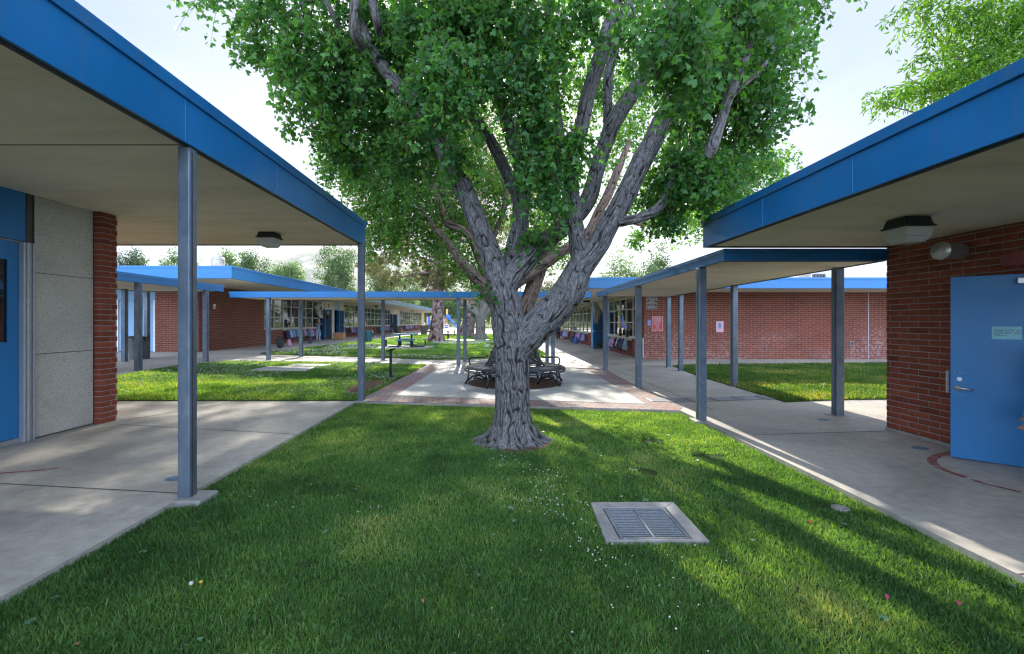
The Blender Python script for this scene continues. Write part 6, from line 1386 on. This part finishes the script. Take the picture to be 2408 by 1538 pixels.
dots('clover_blossoms', x, y, Hn(x)+.012+rg.uniform(.05, .075, len(x)), rg.uniform(.007, .0125, len(x)), m_clover, 'dense white clover blossoms in the sunny left lawn', 'clover')
x, y, n = pts_in(lawn2, 9000, rg, (-14, 18, 3, 40), None, pads); k = vnoise(x*.5+9, y*.4+9, 10**6, 8) > .62; x = x[k]; y = y[k]
dots('clover_blossoms', x, y, Hn(x)+.012+rg.uniform(.05, .08, len(x)), rg.uniform(.016, .026, len(x)), m_clover, 'white clover blossoms along the front of the back lawn', 'clover')
def litter(name, n, poly, zoff, s, shape, mm, label, cat, h=(.03, .055)):
    x, y, k = pts_in(poly, n, rg, None, None, [drain]); d = rg.normal(size=(k, 3)); d[:, 2] *= .25
    P = np.stack([x, y, Hn(x)+zoff+rg.uniform(h[0], h[1], k)], 1); 
    d /= np.linalg.norm(d, axis=1)[:, None]; xx = np.cross(d, np.array([0, 0, 1.])); xx /= np.linalg.norm(xx, axis=1)[:, None]; zz = np.cross(xx, d); sh, fc = shape; S = rg.uniform(s*.7, s*1.2, k)
    V = P[:, None]+S[:, None, None]*(sh[None, :, 0:1]*xx[:, None]+sh[None, :, 1:2]*d[:, None]+sh[None, :, 2:3]*zz[:, None]*2)
    ob = npobj(name, V.reshape(-1, 3), (fc[None]+(np.arange(k)*len(sh))[:, None, None]).ravel(), np.full(k*len(fc), 3), mm, attrs={'tint': np.repeat(rg.random(k), len(sh))}); ob['kind'] = 'stuff'; ob['label'] = label; ob['category'] = cat
near = [(-2.8,2.0),(-2.8,9.0),(3.2,8.1),(3.2,2.0)]
litter('fallen_leaves', 70, near, -.053, .052, (FAN, FANF), leafmat('fallen_ginkgo_leaf', (.06, .16, .08), (.14, .26, .15), .2), 'pale green fallen ginkgo leaves lying on the near lawn', 'fallen leaves')
litter('dry_leaves', 30, near, -.053, .045, (OVAL, OVALF), leafmat('dry_leaf', (.25, .10, .05), (.45, .28, .16), .2), 'small dry brown leaves lying on the near lawn', 'fallen leaves')
litter('clover_leaves', 5200, near, -.053, .016, (FAN, FANF), leafmat('clover_leaf', (.03, .10, .03), (.06, .16, .05), .3), 'low round clover leaves among the near grass', 'clover', (.025, .05))
# petals, dandelion
m_petal = mat('red_petal', (.55, .02, .02), .5); m_petal2 = mat('magenta_petal', (.30, .02, .08), .6)
for (px, py, mm, lab) in ((1905,1228,m_petal,'bright red petal in the sunlit grass right of the storm drain'), (2086,1405,m_petal2,'magenta petal in the grass near the lower right corner'), (2255,1420,m_petal2,'magenta petal closest to the right walkway'), (1809,1113,m_petal2,'dark red petal in the shaded grass between drain and walkway')):
    Y_ = (HC+.01)*F/(py-VY); x = (px-VX)*Y_/F; t = thing('flower_petal', (x, Y_, -.01), lab, 'petal', 'fallen petals'); m = MB()
    m.add([(x-.009,Y_-.006,-.012),(x+.007,Y_-.009,-.008),(x+.010,Y_+.004,.004),(x-.003,Y_+.009,.007),(x-.010,Y_+.003,-.001)], [(0,1,2,3,4)]); o = obj('petal', m, mm, t); so = o.modifiers.new('s', 'SOLIDIFY'); so.thickness = .002
Y_ = HC*F/(1375-VY); x = (450-VX)*Y_/F; t = thing('dandelion', (x, Y_, -.05), 'dandelion seed head beside a yellow flower at the lower left', 'dandelion'); m = MB()
m.tube([(x,Y_,-.053),(x,Y_,.0)], .002, 5); obj('stem', m, mat('stem_green', (.08, .14, .05), .6), t); m = MB(); m.ball((x, Y_, .010), .012, 10, 7); obj('seed_head', m, mat('dandelion_fluff', (.5, .5, .47), .95, 0, .2, 200), t)
m = MB(); m.lathe((x+.04, Y_+.03, -.005), [(.003, 0), (.012, .006), (.010, .010)], 12); m.tube([(x+.04, Y_+.03, -.053), (x+.04, Y_+.03, -.004)], .002, 5); obj('flower', m, mat('yellow_petals', (.65, .42, .01), .6), t)
# ================= camera, light, world
cam = bpy.data.cameras.new('camera'); co = bpy.data.objects.new('camera', cam); C.objects.link(co)
co.location = (0, 0, HC); co.rotation_euler = (math.pi/2, 0, 0); cam.sensor_width = 36; cam.lens = 16.0
cam.shift_x = (1204-VX)/2408; cam.shift_y = -(769-VY)/2408; cam.clip_start = .05; cam.clip_end = 8000
bpy.context.scene.camera = co
AZ = math.radians(-2.9); EL = math.radians(28.8)
sd = Vector((math.sin(AZ)*math.cos(EL), math.cos(AZ)*math.cos(EL), math.sin(EL)))
ld = bpy.data.lights.new('sun', 'SUN'); ld.energy = 5.0; ld.angle = math.radians(.53); ld.color = (1, .93, .80)
lo = bpy.data.objects.new('sun', ld); C.objects.link(lo); lo.rotation_euler = (-sd).to_track_quat('-Z', 'Y').to_euler()
SKC = (1.15, 1.45, 2.15, 1.65, 1.9, 2.35); BACK_FILL = 8.2; VEIL = .90
w = bpy.data.worlds.new('World'); bpy.context.scene.world = w; w.use_nodes = True
nt = w.node_tree; bg = nt.nodes['Background']
sky = nt.nodes.new('ShaderNodeTexSky'); sky.sky_type = 'NISHITA'; sky.sun_disc = False
sky.sun_elevation = EL; sky.sun_rotation = AZ; sky.air_density = 1.3; sky.dust_density = 2.0; sky.ozone_density = 1.0
def N(t_, **k):
    n_ = nt.nodes.new(t_)
    for a_, b_ in k.items(): setattr(n_, a_, b_)
    return n_
def mth(op, a_, b_=0.0):
    m_ = N('ShaderNodeMath', operation=op)
    for i_, v_ in enumerate((a_, b_)):
        if isinstance(v_, (int, float)): m_.inputs[i_].default_value = v_
        else: nt.links.new(v_, m_.inputs[i_])
    return m_.outputs[0]
tc = N('ShaderNodeTexCoord'); mp = N('ShaderNodeMapping'); mp.inputs['Scale'].default_value = (1, 1, 3.0)
nz = N('ShaderNodeTexNoise'); nz.inputs['Scale'].default_value = 1.7; nz.inputs['Detail'].default_value = 6; nz.inputs['Roughness'].default_value = .52; nz.inputs['Distortion'].default_value = .8
rp = N('ShaderNodeValToRGB'); rp.color_ramp.elements[0].position = .35; rp.color_ramp.elements[1].position = .68
rp.color_ramp.elements[0].color = (SKC[0], SKC[1], SKC[2], 1); rp.color_ramp.elements[1].color = (SKC[3], SKC[4], SKC[5], 1)
nt.links.new(tc.outputs['Generated'], mp.inputs[0]); nt.links.new(mp.outputs[0], nz.inputs['Vector']); nt.links.new(nz.outputs['Fac'], rp.inputs[0])
# thin high cloud veil over the clear sky: the unseen half behind the camera is brightened as added fill light
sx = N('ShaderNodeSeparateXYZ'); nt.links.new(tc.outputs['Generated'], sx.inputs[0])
back = mth('MULTIPLY_ADD', mth('MAXIMUM', mth('MULTIPLY', sx.outputs[1], -1.0), 0.0), BACK_FILL); nt.nodes[-1].inputs[2].default_value = 1.0
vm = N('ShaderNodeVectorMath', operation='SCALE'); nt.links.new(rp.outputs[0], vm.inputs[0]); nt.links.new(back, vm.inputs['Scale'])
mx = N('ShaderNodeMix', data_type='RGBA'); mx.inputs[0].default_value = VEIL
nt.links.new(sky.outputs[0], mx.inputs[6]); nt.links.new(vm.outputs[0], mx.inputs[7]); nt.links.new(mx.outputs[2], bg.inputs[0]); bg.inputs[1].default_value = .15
sc = bpy.context.scene
sc.view_settings.view_transform = 'Standard'; sc.view_settings.look = 'None'; sc.view_settings.gamma = 1; sc.view_settings.exposure = 1.28
sc.render.engine = 'CYCLES'; cy = sc.cycles
cy.use_denoising = True
try: cy.denoiser = 'OPENIMAGEDENOISE'; cy.denoising_input_passes = 'RGB_ALBEDO_NORMAL'; cy.denoising_prefilter = 'ACCURATE'
except Exception: pass
cy.max_bounces = 7; cy.diffuse_bounces = 4; cy.glossy_bounces = 3; cy.transmission_bounces = 4; cy.transparent_max_bounces = 8
cy.caustics_reflective = False; cy.caustics_refractive = False; cy.sample_clamp_indirect = 6
cy.filter_width = 1.2
cy.use_adaptive_sampling = True; cy.adaptive_threshold = .015

hz = NT('thin_air_haze'); hz.n.remove(hz.bs); pv_ = hz.new('ShaderNodeVolumePrincipled'); pv_.inputs['Density'].default_value = .00012; pv_.inputs['Color'].default_value = (.86, .92, 1, 1); pv_.inputs['Anisotropy'].default_value = .3
hz.l.new(pv_.outputs[0], hz.out.inputs['Volume'])
m = MB(); m.box(-3050, -110, -2, 3050, 3050, 480); o = obj('haze', m, hz.m); o['kind'] = 'stuff'
cy.volume_bounces = 0; cy.volume_step_rate = 10
